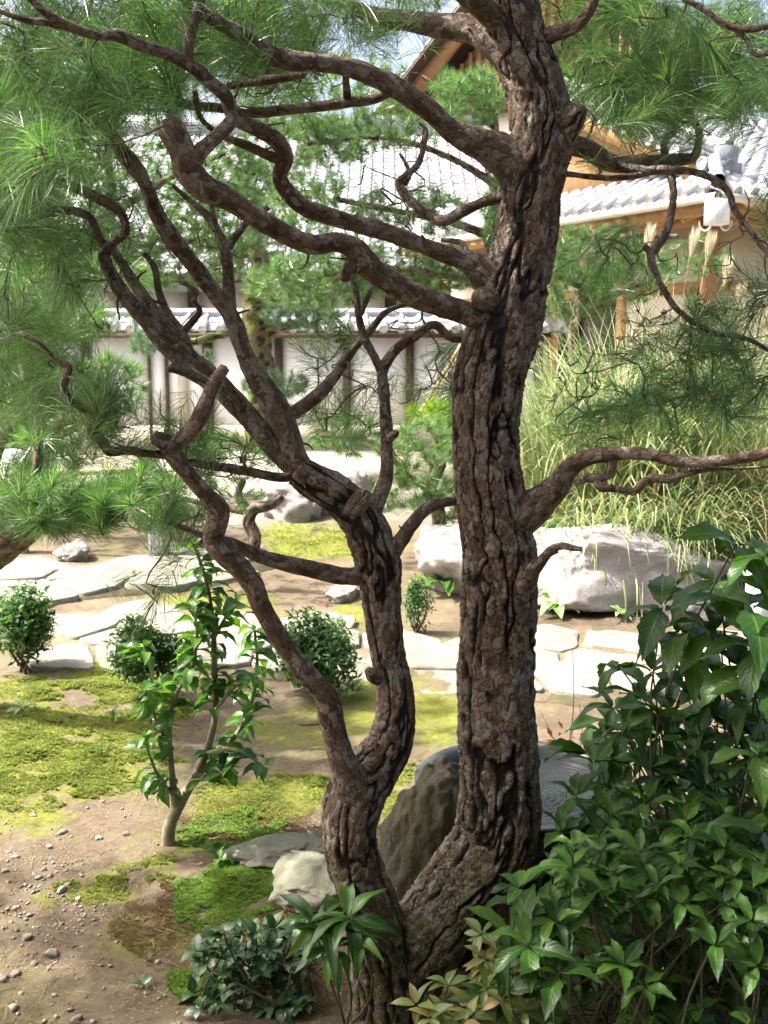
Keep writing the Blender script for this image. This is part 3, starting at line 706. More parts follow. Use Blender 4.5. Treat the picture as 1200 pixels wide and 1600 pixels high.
def camera_shade():  # unseen building, added behind the camera to darken the trunk fronts
    base = np.array([0, -2.6, 0]); root = empty('camera_shade_building', base); tag(root, 'unseen dark timber shelter added behind the camera to shade the garden', 'building')
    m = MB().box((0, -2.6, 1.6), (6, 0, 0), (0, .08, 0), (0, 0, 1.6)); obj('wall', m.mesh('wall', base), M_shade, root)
    m = MB().box((0, -1.6, .22), (6, 0, 0), (0, .9, 0), (0, 0, .05)); obj('floor', m.mesh('floor', base), M_wood_dark, root)
    m = MB().box((0, -1.35, 3.15), (6.5, 0, 0), (0, 1.45, -.45), (0, .02, .05)); obj('eave', m.mesh('eave', base), M_wood_dark, root)
    for i in range(6):
        m = MB().box((-5+2*i, -.85, 1.45), (.07, 0, 0), (0, .07, 0), (0, 0, 1.45)); obj('pillar', m.mesh('pillar', base), M_wood_dark, root)
camera_shade()

# ------------------------------------------------------------------ rocks
_ico = {}
def ico(sub):
    if sub not in _ico:
        import bmesh
        bm = bmesh.new(); bmesh.ops.create_icosphere(bm, subdivisions=sub, radius=1.0); bm.verts.ensure_lookup_table()
        _ico[sub] = (np.array([v.co[:] for v in bm.verts]), np.array([[v.index for v in f.verts] for f in bm.faces])); bm.free()
    return _ico[sub]
def rock(name, c, dims, seed, mat, label=None, cat='rock', sub=5, flat=0.25, rough=0.2, rz=0.0, tilt=0.0, blocky=0.7, group=None, sink=0.2, facet=13, taper=0.0, crk=.04):
    v, f = ico(sub); v = v.copy(); r = np.random.default_rng(seed)
    v = np.sign(v)*np.abs(v)**blocky                            # boxier
    for k in range(facet):                                           # broken facets
        n = r.normal(size=3); n /= np.linalg.norm(n); d = r.uniform(.62, .95); s = v@n; v = v-np.maximum(s-d, 0)[:, None]*n*0.85
    v = v*(1+rough*fbm(v*1.3+seed, 3, seed))[:, None]
    v = v+v*(0.07*fbm(v*4+seed, 5, seed+3, .55)-crk*(1-sstep(0, .30, np.abs(fbm(v*2.1+seed*2, 3, seed+5)))))[:, None]
    v = v*np.array([1, 1, 1.0]); v[:, :2] *= (1-taper*(v[:, 2:3]+.3)/1.3)
    v = v*np.asarray(dims)/2
    cz, sz = math.cos(rz), math.sin(rz); ct, st_ = math.cos(tilt), math.sin(tilt)
    v = v@np.array([[ct, 0, st_], [0, 1, 0], [-st_, 0, ct]]).T@np.array([[cz, -sz, 0], [sz, cz, 0], [0, 0, 1]]).T
    zb = v[:, 2].min(); v[:, 2] -= zb+dims[2]*sink
    me = new_mesh(name, v, [f]); o = obj(name, me, mat, None, [float(q) for q in c])
    if label: tag(o, label, cat, group)
    return o
def rock_px(name, px0, px1, ptop, pbase, depth, seed, mat, label, **kw):
    """rock whose front foot shows at pixel row pbase and whose sides show at px0 / px1"""
    g = G((px0+px1)/2, pbase); Yc = g[1]+depth/2; x0, x1 = P(px0, pbase, Yc)[0], P(px1, pbase, Yc)[0]; zt = P((px0+px1)/2, ptop, Yc)[2]
    sink = kw.get('sink', .2); z = gz((x0+x1)/2, Yc)
    return rock(name, ((x0+x1)/2, Yc, z*0.6), (x1-x0, depth, max(.05, zt-z)/(1-sink)), seed, mat, label, **kw)
rock_px('long_rock', 795, 1135, 822, 972, .75, 3, M_rock, 'long grey flat-topped boulder in front of the tall silver grass', sub=6, rough=.17, blocky=.6, rz=.06, tilt=.03, crk=.0, facet=18)
rock_px('rounded_rock', 644, 850, 797, 938, .7, 8, M_rock, 'sunlit rounded boulder partly behind the pine trunk, left of the long boulder', sub=5, rough=.14, blocky=.7)
def standing_stone():
    Y = 2.42; a = P(592, 1400, Y); b = P(775, 1400, Y); t = P(680, 1195, Y)
    rock('standing_stone', ((a[0]+b[0])/2, Y, gz((a[0]+b[0])/2, Y)), (b[0]-a[0]+.02, .26, (t[2])/0.86), 14, M_rock_dark, 'dark mossy upright stone standing between the two pine trunks', sub=6, rough=.05, blocky=.98, sink=.14, tilt=.06, facet=2, taper=.08, crk=.0)
standing_stone()
rock_px('flat_rock', 358, 515, 1318, 1362, .22, 21, M_rock_pale, 'flat greenish grey rock in the moss, farther from the dark glossy shrub', rough=.15, blocky=.6)
rock_px('leaning_rock', 420, 555, 1345, 1432, .24, 24, M_rock_pale, 'pale smooth rock against the left pine trunk, above the long-leaved seedling', rough=.12, blocky=.7)
rock_px('craggy_rock', 412, 520, 738, 832, .6, 33, M_rock_far, 'purple grey craggy rock on the mossy mound', rough=.25, blocky=.7)
rock_px('garden_boulder', 486, 590, 722, 822, .7, 37, M_rock_far, 'tall grey boulder beside the craggy rock on the mound', rough=.2, blocky=.75)
rock_px('stepping_stone', 508, 566, 916, 946, .3, 41, M_slab, 'single flat stepping stone alone on the sandy ground', rough=.1, blocky=.6)
rock_px('path_edge_rock', 90, 150, 845, 882, .3, 44, M_rock, 'small grey rock at the far edge of the upper stone path', rough=.2)
rock_px('grass_side_rock', 845, 905, 520, 640, .8, 47, M_rock_far, 'grey rock half hidden behind the dry grass by the trunk', rough=.2) if False else None

# small stones on the dirt path
G_ST = 'small stones lying on the dirt path'
for i, (px, py, wpx, mat) in enumerate([(80, 1490, 30, M_pebble), (95, 1391, 18, M_pebble), (52, 1270, 13, M_pebble), (198, 1303, 13, M_pebble), (155, 1308, 14, M_pebble), (106, 1381, 14, M_pebble), (122, 1402, 15, M_pebble), (5, 1524, 22, M_pebble), (24, 1518, 20, M_pebble), (22, 1570, 20, M_pebble), (42, 1464, 18, M_pebble), (53, 1503, 14, M_pebble), (110, 1573, 12, M_pebble), (98, 1298, 16, M_pebble), (76, 1320, 12, M_pebble), (120, 1590, 20, M_pebble), (32, 1547, 12, M_pebble), (8, 1360, 14, M_pebble)]):
    g = G(px, py); s = wpx/FPX*(g[1]/CT)*1.06
    lab = 'largest pale loose stone lying alone on the dirt path' if i == 0 else 'small grey stone lying loose on the dirt path'
    rock('stone', (g[0], g[1], gz(g[0], g[1])-.001), (s, s*.75, s*.62), 100+i, mat, lab, 'stone', 3, rough=.15, blocky=.75, rz=i*1.3, sink=.25, group=None if i == 0 else G_ST)
def gravel():
    v0, f0 = ico(1); vs_, fs_, k = [], [], 0; r = np.random.default_rng(5)
    for i in range(620):
        if i < 400: px, py = r.normal(60, 55), r.normal(1400, 60)
        else: px, py = r.uniform(-60, 420), r.uniform(1230, 1620)
        if py > 1640 or py < 1150: continue
        g = G(px, py); x, y = g[0], g[1]
        if blob_field(np.array([x]), np.array([y]), MOSS_Y+MOSS_G)[0] > .5: continue
        s = min(.012, r.lognormal(math.log(.0035), .45)); vv = v0*(1+.25*r.normal(size=(len(v0), 1)))*s*np.array([1.2, 1, .6])
        a = r.uniform(0, 6.28); R_ = np.array([[math.cos(a), -math.sin(a), 0], [math.sin(a), math.cos(a), 0], [0, 0, 1]])
        vs_.append(vv@R_.T+np.array([x, y, gz(x, y)+s*.2])); fs_.append(f0+k); k += len(v0)
    o = obj('gravel', new_mesh('gravel', np.concatenate(vs_), [np.concatenate(fs_)], False), M_gravel)
    tag(o, 'fine loose gravel scattered over the dirt path', 'gravel', kind='stuff')
M_gravel = simple_mat('gravel_bits', [(0.3, (0.12, 0.10, 0.075)), (0.5, (0.21, 0.18, 0.145)), (0.7, (0.34, 0.31, 0.26))], 55, .85, 0, coord='Object')
gravel()

# ------------------------------------------------------------------ water tub
def tub(cx, cy, rx, h, name, label, ripples=True):
    base = np.array([cx, cy, gz(cx, cy)]); root = empty(name, base); tag(root, label, 'tub')
    prof = [(rx*.80, 0), (rx*.86, h*.3), (rx*.93, h*.8), (rx*.95, h*.9), (rx*1.0, h*.93), (rx*1.035, h*.955), (rx*1.04, h*.985), (rx*1.0, h), (rx*.955, h*.985), (rx*.93, h*.95), (rx*.92, h*.8), (rx*.85, h*.3), (rx*.82, h*.1), (0.001, h*.09)]
    sides = 96; ang = np.linspace(0, 2*np.pi, sides, endpoint=False)
    v = np.array([(r_*math.cos(a), r_*math.sin(a), z) for r_, z in prof for a in ang])
    bo = obj('basin', new_mesh('basin', v, [grid_faces(len(prof), sides)]), M_tub, root)
    for z in (.35, .6):                                             # moulded hoops
        hp = np.array([np.append(np.array([rx*(.83+.12*z)*math.cos(a), rx*(.83+.12*z)*math.sin(a), h*z]), .006) for a in np.linspace(0, 2*np.pi, 49)])
        obj('hoop', tubes_mesh('hoop', [hp], 6), M_tub, bo)
    nr_ = 170; rr = np.linspace(0.002, rx*.925, nr_); sd = 120; ang = np.linspace(0, 2*np.pi, sd, endpoint=False)
    RR, AA = np.meshgrid(rr, ang, indexing='ij'); xx, yy = RR*np.cos(AA), RR*np.sin(AA)
    d = np.hypot(xx-.05, yy+.03); amp = .0016*np.exp(-d*1.2)
    zz = amp*np.sin(d*2*np.pi/.021)+.0006*np.sin(np.hypot(xx+.2, yy-.1)*2*np.pi/.017) if ripples else 0*d
    me = new_mesh('water', np.stack([xx, yy, zz+h*.84], -1).reshape(-1, 3), [grid_faces(nr_, sd)]); o = obj('water', me, M_water, root)
M_tub = simple_mat('black_plastic', [(0.3, (0.028, 0.034, 0.036)), (0.7, (0.05, 0.058, 0.06))], 12, .32, .08, .002, spec=.6)
m_, nt_, bs_, _o = nodes_mat('dark_water'); bs_.inputs['Base Color'].default_value = (.02, .024, .02, 1); bs_.inputs['Roughness'].default_value = .03; bs_.inputs['IOR'].default_value = 1.33; bs_.inputs['Specular IOR Level'].default_value = .9
M_water = m_
c = P(815, 1222, 2.9); tub(float(c[0]), 2.9, .315, .25, 'water_tub', 'large black water tub with rippling water behind the pine trunks')
c = P(668, 1290, 2.62); tub(float(c[0]), 2.60, .12, .26, 'small_water_tub', 'smaller dark tub between the left pine trunk and the standing stone', False)

# ------------------------------------------------------------------ bamboo barrier on granite posts
def granite_post(px, ptop, Y, wd, label, px_w=None):
    g = P(px, ptop, Y); z = gz(g[0], Y); h = float(g[2]-z); v = []
    m = MB().box((0, 0, h/2-.02), (wd/2, 0, 0), (0, wd/2, 0), (0, 0, h/2)); m.add([(-wd/2, -wd/2, h-.02), (wd/2, -wd/2, h-.02), (wd/2, wd/2, h-.02), (-wd/2, wd/2, h-.02), (-wd*.36, -wd*.36, h), (wd*.36, -wd*.36, h), (wd*.36, wd*.36, h), (-wd*.36, wd*.36, h)], [(0, 1, 5, 4), (1, 2, 6, 5), (2, 3, 7, 6), (3, 0, 4, 7), (4, 5, 6, 7)])
    o = obj('stone_post', m.mesh('stone_post'), M_granite, None, (float(g[0]), Y, z)); tag(o, label, 'post'); return g
gA = granite_post(20, 702, 7.6, .12, 'white granite post at the end of the bamboo rail beside the gnarled pine')
gB = granite_post(244, 728, 7.45, .13, 'white granite post at the rail end behind the forked pine limb')
granite_post(72, 655, 9.2, .12, 'slim white stone post standing behind the gnarled pine stems')
granite_post(1192, 890, 5.3, .13, 'white stone post beside the long boulder, behind the broad-leaved shrub')
a, b = gA+np.array([.03, -.06, -.18]), gB+np.array([.02, -.06, -.02])
pts = np.array([np.append(a+(b-a)*t, .026+(.004 if abs((t*9) % 1) < .06 else 0)) for t in np.linspace(-.02, 1.02, 100)])
o = obj('bamboo_rail', tubes_mesh('bamboo_rail', [pts], 10, a), M_bamboo, None, a); tag(o, 'horizontal dry bamboo rail resting on two granite posts', 'rail')

# ------------------------------------------------------------------ bark-covered limbs
def bark_limb(name, rows, parent, off, ds=.008, sides=32, plate=(.034, .075), depth=.006, smooth0=0.0, mat=None, seed=0, lump=.05, lichen=None, fiss=1.0):
    """rows: world (x,y,z,r). Plated bark displaced in geometry; cracks recessed."""
    p = spline(rows, ds); c, r = p[:, :3], p[:, 3]; t, n, b = frames(c)
    s = np.concatenate([[0], np.cumsum(np.linalg.norm(np.diff(c, axis=0), axis=1))])
    ang = np.linspace(0, 2*np.pi, sides, endpoint=False); A, S = np.meshgrid(ang, s)
    Rr = r[:, None]*np.ones_like(A)
    unit = np.cos(A)[..., None]*n[:, None]+np.sin(A)[..., None]*b[:, None]
    pos = c[:, None]+Rr[..., None]*unit
    Rm = float(np.median(r)); k = max(3, int(round(2*np.pi*Rm/plate[0])))
    wp = np.stack([np.cos(A)*Rm*30, np.sin(A)*Rm*30, S*30], -1)*.6+seed*7.7
    ua = A/(2*np.pi)*k+.6*vnoise(wp, seed+1)+.4*vnoise(wp*3, seed+2)+.15*vnoise(wp*8, seed+17); vb = S/plate[1]+.7*vnoise(wp, seed+3)+.4*vnoise(wp*3, seed+4)+.12*vnoise(wp*8, seed+18)
    iu, iv = np.floor(ua).astype(int), np.floor(vb).astype(int)
    F1 = np.full(A.shape, 9.0); F2 = np.full(A.shape, 9.0); ID = np.zeros(A.shape)
    for du in (-1, 0, 1):
        for dv in (-1, 0, 1):
            cu, cv = iu+du, iv+dv; z0 = np.zeros_like(cu); cw = np.mod(cu, k)
            jx, jy, jid = _h(cw, cv, z0, seed+11), _h(cw, cv, z0+1, seed+12), _h(cw, cv, z0+2, seed+13)
            d = np.hypot(ua-(cu+.15+.7*jx), vb-(cv+.15+.7*jy))
            m = d < F1; F2 = np.where(m, F1, np.minimum(F2, d)); ID = np.where(m, jid, ID); F1 = np.where(m, d, F1)
    edge = F2-F1
    cyl = np.stack([np.cos(A)*Rr, np.sin(A)*Rr, S], -1)+seed*3.7
    fq = .029/plate[0]
    n1 = vnoise(cyl*np.array([27, 27, 4.2])*fq+.30*vnoise(cyl*np.array([60, 60, 30]), seed+21)[..., None], seed+22)+.35*vnoise(cyl*np.array([64, 64, 15])*fq, seed+23)
    n2 = vnoise(cyl*np.array([44, 44, 17])*fq, seed+24)+.4*vnoise(cyl*np.array([110, 110, 60])*fq, seed+25)
    f1 = 1-(1-sstep(.03, .20, np.abs(n1)))*fiss; f2 = 1-(1-sstep(.0, .12, np.abs(n2)))*(.4+.6*fiss)
    vc = sstep(.0, .09, edge+.08*vnoise(wp*6, seed+5))
    crack = f1*(.55+.45*f2)*(.65+.35*vc)
    dp = depth*np.minimum(1, r/Rm)[:, None]
    disp = dp*((f1-1)*1.0+(f2-1)*.35+(vc-1)*.25) + dp*(np.floor(ID*4)/4-.4)*.55*sstep(0, .05, edge) + dp*.20*fbm(wp*6, 3, seed+6)
    big = lump*Rr*fbm(pos*9+seed, 2, seed+9)+lump*.45*Rr*fbm(pos*32+seed, 2, seed+19)
    V = pos+(disp+big)[..., None]*unit
    V = V.reshape(-1, 3); F = [grid_faces(len(c), sides)]
    caps = []
    nv = len(V); ctr0 = c[0][None]; ctr1 = (c[-1]+t[-1]*r[-1]*.35)[None]
    V = np.vstack([V, ctr0, ctr1]); j = np.arange(sides)
    F.append(np.stack([np.full(sides, nv), (j+1) % sides, j], -1)); L0 = (len(c)-1)*sides
    F.append(np.stack([np.full(sides, nv+1), L0+j, L0+(j+1) % sides], -1))
    ex = lambda a, v: np.append(a.ravel(), [v, v])
    at = {'cyl': np.vstack([np.stack([np.cos(A)*Rr, np.sin(A)*Rr, S], -1).reshape(-1, 3), [[0, 0, 0], [0, 0, S.max()]]])+seed*1.7, 'crack': ex(crack, .5), 'cell': ex(ID, .4), 'smooth': np.full(len(V), smooth0) if np.isscalar(smooth0) else ex(smooth0(pos), 0)}
    z = V[:, 2]; at['lichen'] = np.clip((1.15-z)/.5, 0, 1)*(lichen if lichen is not None else 0); at['moss'] = np.clip((.55-z)/.3, 0, 1)*(.9 if lichen else 0)
    o = obj(name, new_mesh(name, V-np.asarray(off), F, True, at), mat or M_bark, parent)
    return p

class Skeleton:
    def __init__(s): s.p = np.zeros((400000, 3)); s.n = 0
    def add(s, q): k = len(q); s.p[s.n:s.n+k] = q; s.n += k
    def near(s, x):
        d = ((s.p[:s.n]-x)**2).sum(1); i = int(d.argmin()); return s.p[i], math.sqrt(d[i])
def grow_twigs(sk, tips, rng, r0=.0032, r1=.0016, sag=.12, wig=.05, maxlen=None, seg=6):
    """connect every needle tuft to the nearest wood with a bent twig; returns twig paths and tuft directions"""
    if len(tips) == 0: return [], np.zeros((0, 3)), tips
    d0 = np.array([sk.near(x)[1] for x in tips]); paths, dirs, keep = [], [], []
    for i in np.argsort(d0):
        x = tips[i]; a, d = sk.near(x)
        if maxlen and d > maxlen: continue
        d = max(d, .01); t = np.linspace(0, 1, seg)[:, None]
        side = rng.normal(size=3)*wig*d; side2 = rng.normal(size=3)*wig*d
        c = a+(x-a)*t+np.sin(np.pi*t)*side+np.sin(2*np.pi*t)*side2; c[:, 2] -= sag*d*np.sin(np.pi*t[:, 0])
        rr = (r0*min(1.6, .6+d*1.3)*(1-t)+r1*t)
        paths.append(np.hstack([c, rr])); sk.add(c[1:]); dv = c[-1]-c[-2]; dirs.append(dv/(np.linalg.norm(dv)+1e-9)); keep.append(x)
    return paths, np.array(dirs), np.array(keep)
def needles(tips, dirs, rng, n=80, L=.085, wd=.0013, spread=(14, 68), shoot=.05, up=.25, droop=.12, mid=True):
    K = len(tips); d = dirs*(1-up)+np.array([0, 0, up])+rng.normal(size=(K, 3))*.18; d /= np.linalg.norm(d, axis=1)[:, None]
    ref = np.where(np.abs(d[:, 2:3]) < .9, np.array([[0, 0, 1.0]]), np.array([[1.0, 0, 0]])); u = np.cross(d, ref); u /= np.linalg.norm(u, axis=1)[:, None]; v = np.cross(d, u)
    D, U, V = [np.repeat(q, n, 0) for q in (d, u, v)]; m = K*n
    az = rng.uniform(0, 2*np.pi, m); s = rng.random(m); th = np.radians(spread[0]+(spread[1]-spread[0])*(1-s)**.8+rng.normal(size=m)*6)
    base = np.repeat(tips, n, 0)-D*((1-s)*shoot)[:, None]
    dirn = D*np.cos(th)[:, None]+(U*np.cos(az)[:, None]+V*np.sin(az)[:, None])*np.sin(th)[:, None]
    ln = L*rng.uniform(.75, 1.15, m); dr = np.zeros((m, 3)); dr[:, 2] = -droop*ln*np.sin(np.arccos(np.clip(dirn[:, 2], -1, 1)))
    tip = base+dirn*ln[:, None]+dr; md = base+dirn*(ln*.55)[:, None]+dr*.25
    sd = np.cross(dirn, rng.normal(size=(m, 3))); sd /= np.linalg.norm(sd, axis=1)[:, None]; sd *= wd/2
    i = np.arange(m)[:, None]
    if mid:
        vv = np.stack([base-sd*.7, base+sd*.7, md+sd, md-sd, tip], 1).reshape(-1, 3)
        return vv, [i*5+np.array([[0, 1, 2, 3]]), i*5+np.array([[3, 2, 4]])]
    vv = np.stack([base-sd, base+sd, tip], 1).reshape(-1, 3); return vv, [i*3+np.array([[0, 1, 2]])]
def sample_px(regions, rng, holes=()):
    out = []
    for px, py, rx, ry, y0, y1, n in regions:
        k = 0; tries = 0
        while k < n and tries < n*6:
            tries += 1
            a = rng.uniform(0, 2*np.pi); q = math.sqrt(rng.random()); x, y = px+rx*q*math.cos(a), py+ry*q*math.sin(a)
            if any(((x-h[0])/h[2])**2+((y-h[1])/h[3])**2 < 1 for h in holes): continue
            out.append(P(x, y, rng.uniform(y0, y1))); k += 1
    return np.array(out)

# ------------------------------------------------------------------ the forked red pine
def px_rows(rows):
    """rows (px, py, r_px, Y) -> world rows"""
    out = []
    for px, py, r, Y in rows:
        q, s = W(px, py, Y); out.append([*q, r*s/FPX])
    return np.array(out)
def main_pine():
    rng = np.random.default_rng(12); base = np.array([.01, 2.12, 0.0])
    root = empty('pine_tree', base); tag(root, 'old forked red pine with thick plated bark and twisting limbs', 'tree')
    sk = Skeleton(); WOOD = []
    def limb(name, rows, **kw):
        w_ = px_rows(rows); w_[:, 3] *= 1.0 if name in ('trunk', 'knob') else .87
        p = bark_limb(name, w_, root, base, **kw); sk.add(p[::4, :3]); WOOD.append(p); return p
    up = lambda pos: np.clip((pos[..., 2]-1.35)/.9, 0, 1)
    # trunks
    limb('trunk', [(600, 1700, 98, 2.10), (604, 1640, 80, 2.11), (612, 1580, 66, 2.12), (632, 1520, 62, 2.13), (668, 1460, 62, 2.15), (712, 1400, 62, 2.17), (756, 1340, 64, 2.18), (778, 1290, 65, 2.19), (780, 1200, 63, 2.2), (775, 1100, 60, 2.2), (777, 1000, 60, 2.21), (782, 930, 60, 2.21), (778, 850, 56, 2.21), (767, 780, 55, 2.21), (759, 700, 51, 2.21), (764, 600, 55, 2.21), (790, 500, 57, 2.21), (816, 400, 52, 2.21), (832, 300, 47, 2.21), (845, 215, 50, 2.21), (836, 140, 47, 2.21), (815, 80, 46, 2.21), (792, 0, 46, 2.2), (772, -110, 44, 2.2), (775, -260, 40, 2.2), (800, -450, 34, 2.25), (790, -700, 26, 2.3), (810, -950, 16, 2.35)],
         ds=.0042, sides=168, plate=(.026, .05), depth=.0095, smooth0=up, seed=1, lump=.03, lichen=1.0)
    limb('trunk', [(612, 1620, 66, 2.10), (606, 1540, 60, 2.10), (592, 1470, 52, 2.10), (572, 1400, 43, 2.10), (552, 1345, 41, 2.10), (546, 1295, 42, 2.10), (556, 1240, 47, 2.11), (584, 1200, 42, 2.13), (608, 1165, 36, 2.14), (618, 1120, 32, 2.15), (617, 1075, 29, 2.16), (608, 1030, 28, 2.17), (600, 980, 29, 2.17), (595, 930, 31, 2.18), (592, 885, 36, 2.18), (580, 845, 36, 2.18), (560, 805, 33, 2.18), (525, 772, 31, 2.18), (490, 752, 28, 2.18), (465, 735, 25, 2.18)],
         ds=.0042, sides=110, plate=(.022, .042), depth=.0072, smooth0=.25, seed=2, lump=.05, lichen=.9)
    B = dict(ds=.005, sides=40, plate=(.014, .03), depth=.0022, lump=.14, fiss=.3)
    # left limbs
    limb('limb', [(560, 1250, 34, 2.09), (545, 1215, 30, 2.07), (528, 1165, 23, 2.05), (516, 1115, 23, 2.03), (508, 1085, 21, 2.02), (475, 1050, 19, 2.0), (442, 1005, 19, 1.99), (413, 955, 19, 1.98), (393, 912, 19, 1.97), (372, 885, 21, 1.96), (345, 862, 20, 1.95), (334, 838, 20, 1.95), (343, 800, 19, 1.94), (325, 775, 17, 1.93), (298, 745, 16, 1.92), (272, 712, 17, 1.91), (262, 694, 17, 1.9), (240, 684, 13, 1.89)], seed=3, smooth0=.5, **B)
    limb('limb', [(262, 706, 14, 1.9), (280, 690, 15, 1.89), (305, 666, 14, 1.88), (322, 628, 13, 1.87), (338, 594, 11, 1.87), (352, 574, 9, 1.87)], seed=4, smooth0=.5, **B)
    limb('limb', [(262, 712, 9, 1.91), (232, 709, 8.5, 1.9), (198, 704, 9, 1.88), (172, 705, 10, 1.87), (158, 688, 9, 1.86), (144, 674, 9, 1.85), (152, 658, 9, 1.85), (162, 648, 9, 1.85), (130, 638, 8, 1.84), (106, 622, 8, 1.83), (100, 600, 8, 1.83), (108, 574, 7, 1.82), (86, 560, 5, 1.82), (60, 535, 4, 1.8), (25, 520, 3, 1.8)], seed=5, smooth0=.5, **B)
    limb('limb', [(480, 748, 22, 2.18), (462, 715, 23, 2.18), (448, 672, 22, 2.18), (432, 640, 23, 2.18), (405, 595, 19, 2.17), (380, 548, 16, 2.16), (364, 500, 15, 2.15), (340, 465, 14, 2.14), (305, 418, 14, 2.12), (272, 375, 15, 2.1), (248, 340, 13, 2.08), (228, 290, 13, 2.06), (208, 258, 15, 2.05), (190, 236, 14, 2.04), (178, 212, 11, 2.03)], seed=6, smooth0=.6, **B)
    limb('limb', [(362, 495, 11, 2.15), (358, 465, 11, 2.16), (357, 430, 10, 2.17), (352, 395, 11, 2.18), (340, 362, 9, 2.2), (322, 335, 7, 2.22), (295, 312, 5, 2.24), (270, 290, 4, 2.25)], seed=7, smooth0=.4, **B)
    limb('branch', [(352, 392, 9, 2.18), (368, 370, 8, 2.19), (384, 350, 7, 2.2), (400, 336, 5, 2.21), (420, 325, 4, 2.22)], seed=8, smooth0=.4, **B)
    limb('branch', [(338, 360, 7, 2.2), (333, 340, 6, 2.21), (330, 318, 4, 2.22), (322, 295, 3, 2.23)], seed=9, smooth0=.4, **B)
    limb('limb', [(485, 752, 22, 2.19), (455, 725, 21, 2.2), (425, 695, 20, 2.2), (395, 660, 19, 2.2), (362, 622, 19, 2.2), (330, 590, 20, 2.2), (295, 565, 19, 2.2), (258, 535, 17, 2.19), (225, 497, 15, 2.18), (192, 458, 14, 2.17), (172, 425, 13, 2.16), (164, 398, 13, 2.15), (178, 378, 10, 2.14), (196, 362, 9, 2.13), (190, 335, 9, 2.12), (165, 315, 10, 2.1), (110, 290, 9, 2.08), (50, 260, 7, 2.05), (0, 230, 5, 2.02)], seed=10, smooth0=.5, **B)
    limb('branch', [(168, 400, 10, 2.15), (155, 370, 8, 2.14), (138, 338, 8, 2.12), (100, 328, 7, 2.1), (40, 325, 6, 2.08), (-20, 318, 5, 2.06)], seed=11, smooth0=.5, **B)
    limb('limb', [(310, 575, 15, 2.21), (290, 545, 13, 2.23), (258, 508, 12, 2.25), (228, 470, 12, 2.27), (205, 435, 10, 2.29), (190, 410, 8, 2.3), (165, 380, 6, 2.3), (130, 360, 4, 2.3)], seed=12, smooth0=.5, **B)
    limb('branch', [(300, 560, 9, 2.22), (285, 520, 8, 2.25), (262, 490, 8, 2.28), (248, 455, 7, 2.3), (242, 420, 6, 2.32), (225, 395, 4, 2.33)], seed=13, smooth0=.3, **B)
    limb('branch', [(285, 520, 7, 2.25), (303, 500, 7, 2.25), (312, 485, 6, 2.25), (302, 470, 5, 2.25), (308, 455, 4, 2.25), (280, 440, 3, 2.26)], seed=14, smooth0=.3, **B)
    limb('branch', [(334, 606, 11, 2.16), (300, 585, 10, 2.15), (272, 575, 9, 2.14), (262, 578, 6, 2.13)], seed=15, smooth0=.3, **B)
    limb('branch', [(465, 742, 9, 2.17), (435, 746, 9, 2.15), (395, 738, 8, 2.12), (345, 730, 8, 2.08), (295, 722, 7, 2.0), (262, 712, 7, 1.93)], seed=16, smooth0=.5, **B)
    limb('limb', [(575, 898, 22, 2.18), (545, 900, 17, 2.17), (515, 896, 16, 2.16), (470, 886, 16, 2.14), (425, 875, 14, 2.13), (390, 862, 12, 2.11), (360, 848, 10, 2.1), (320, 838, 7, 2.09), (285, 824, 5, 2.08), (250, 815, 3, 2.07)], seed=17, smooth0=.4, **B)
    limb('limb', [(600, 880, 20, 2.18), (622, 850, 15, 2.17), (645, 818, 13, 2.17), (668, 794, 12, 2.18), (695, 785, 10, 2.2), (722, 782, 8, 2.23), (745, 780, 6, 2.25)], seed=18, smooth0=.4, **B)
    limb('limb', [(572, 820, 22, 2.18), (588, 785, 15, 2.18), (603, 748, 12, 2.19), (604, 700, 11, 2.19), (603, 655, 11, 2.2), (600, 610, 10, 2.2), (598, 580, 10, 2.21), (617, 548, 9, 2.21), (648, 526, 9, 2.21), (678, 508, 9, 2.22), (700, 525, 8, 2.23), (718, 530, 7, 2.24), (745, 524, 6, 2.25)], seed=19, smooth0=.4, **B)
    limb('branch', [(598, 585, 9, 2.21), (582, 552, 8, 2.21), (568, 525, 8, 2.22), (560, 490, 7, 2.22), (556, 455, 6, 2.23), (548, 430, 5, 2.24)], seed=20, smooth0=.3, **B)
    limb('branch', [(560, 500, 5, 2.22), (572, 470, 5, 2.22), (580, 452, 4, 2.22), (590, 440, 3, 2.22)], seed=21, smooth0=.3, **B)
    limb('branch', [(440, 660, 14, 2.18), (470, 638, 12, 2.2), (500, 614, 11, 2.22), (525, 585, 10, 2.25), (550, 548, 8, 2.28), (580, 515, 7, 2.3), (600, 490, 6, 2.32), (625, 478, 5, 2.34), (660, 472, 3, 2.35)], seed=22, smooth0=.3, **B)
    limb('knob', [(604, 690, 8, 2.19), (612, 682, 7, 2.17), (618, 677, 6, 2.16), (621, 675, 3, 2.155)], seed=23, **B)
    limb('knob', [(596, 1060, 14, 2.16), (582, 1054, 12, 2.14), (574, 1046, 6, 2.135)], seed=24, **B)
    limb('knob', [(552, 795, 17, 2.15), (568, 776, 15, 2.13), (572, 768, 9, 2.13)], seed=25, **B)
    # limbs of the right trunk, reaching left
    limb('limb', [(775, 488, 26, 2.2), (738, 492, 24, 2.16), (700, 480, 22, 2.13), (650, 463, 21, 2.09), (605, 438, 21, 2.05), (572, 412, 23, 2.02), (552, 388, 22, 2.0), (525, 378, 19, 1.98), (490, 382, 19, 1.95), (450, 368, 19, 1.92), (405, 342, 20, 1.89), (360, 312, 21, 1.86), (318, 292, 24, 1.84), (294, 262, 26, 1.82), (283, 232, 25, 1.81), (268, 205, 25, 1.8), (260, 192, 22, 1.8)], seed=30, smooth0=.75, **B)
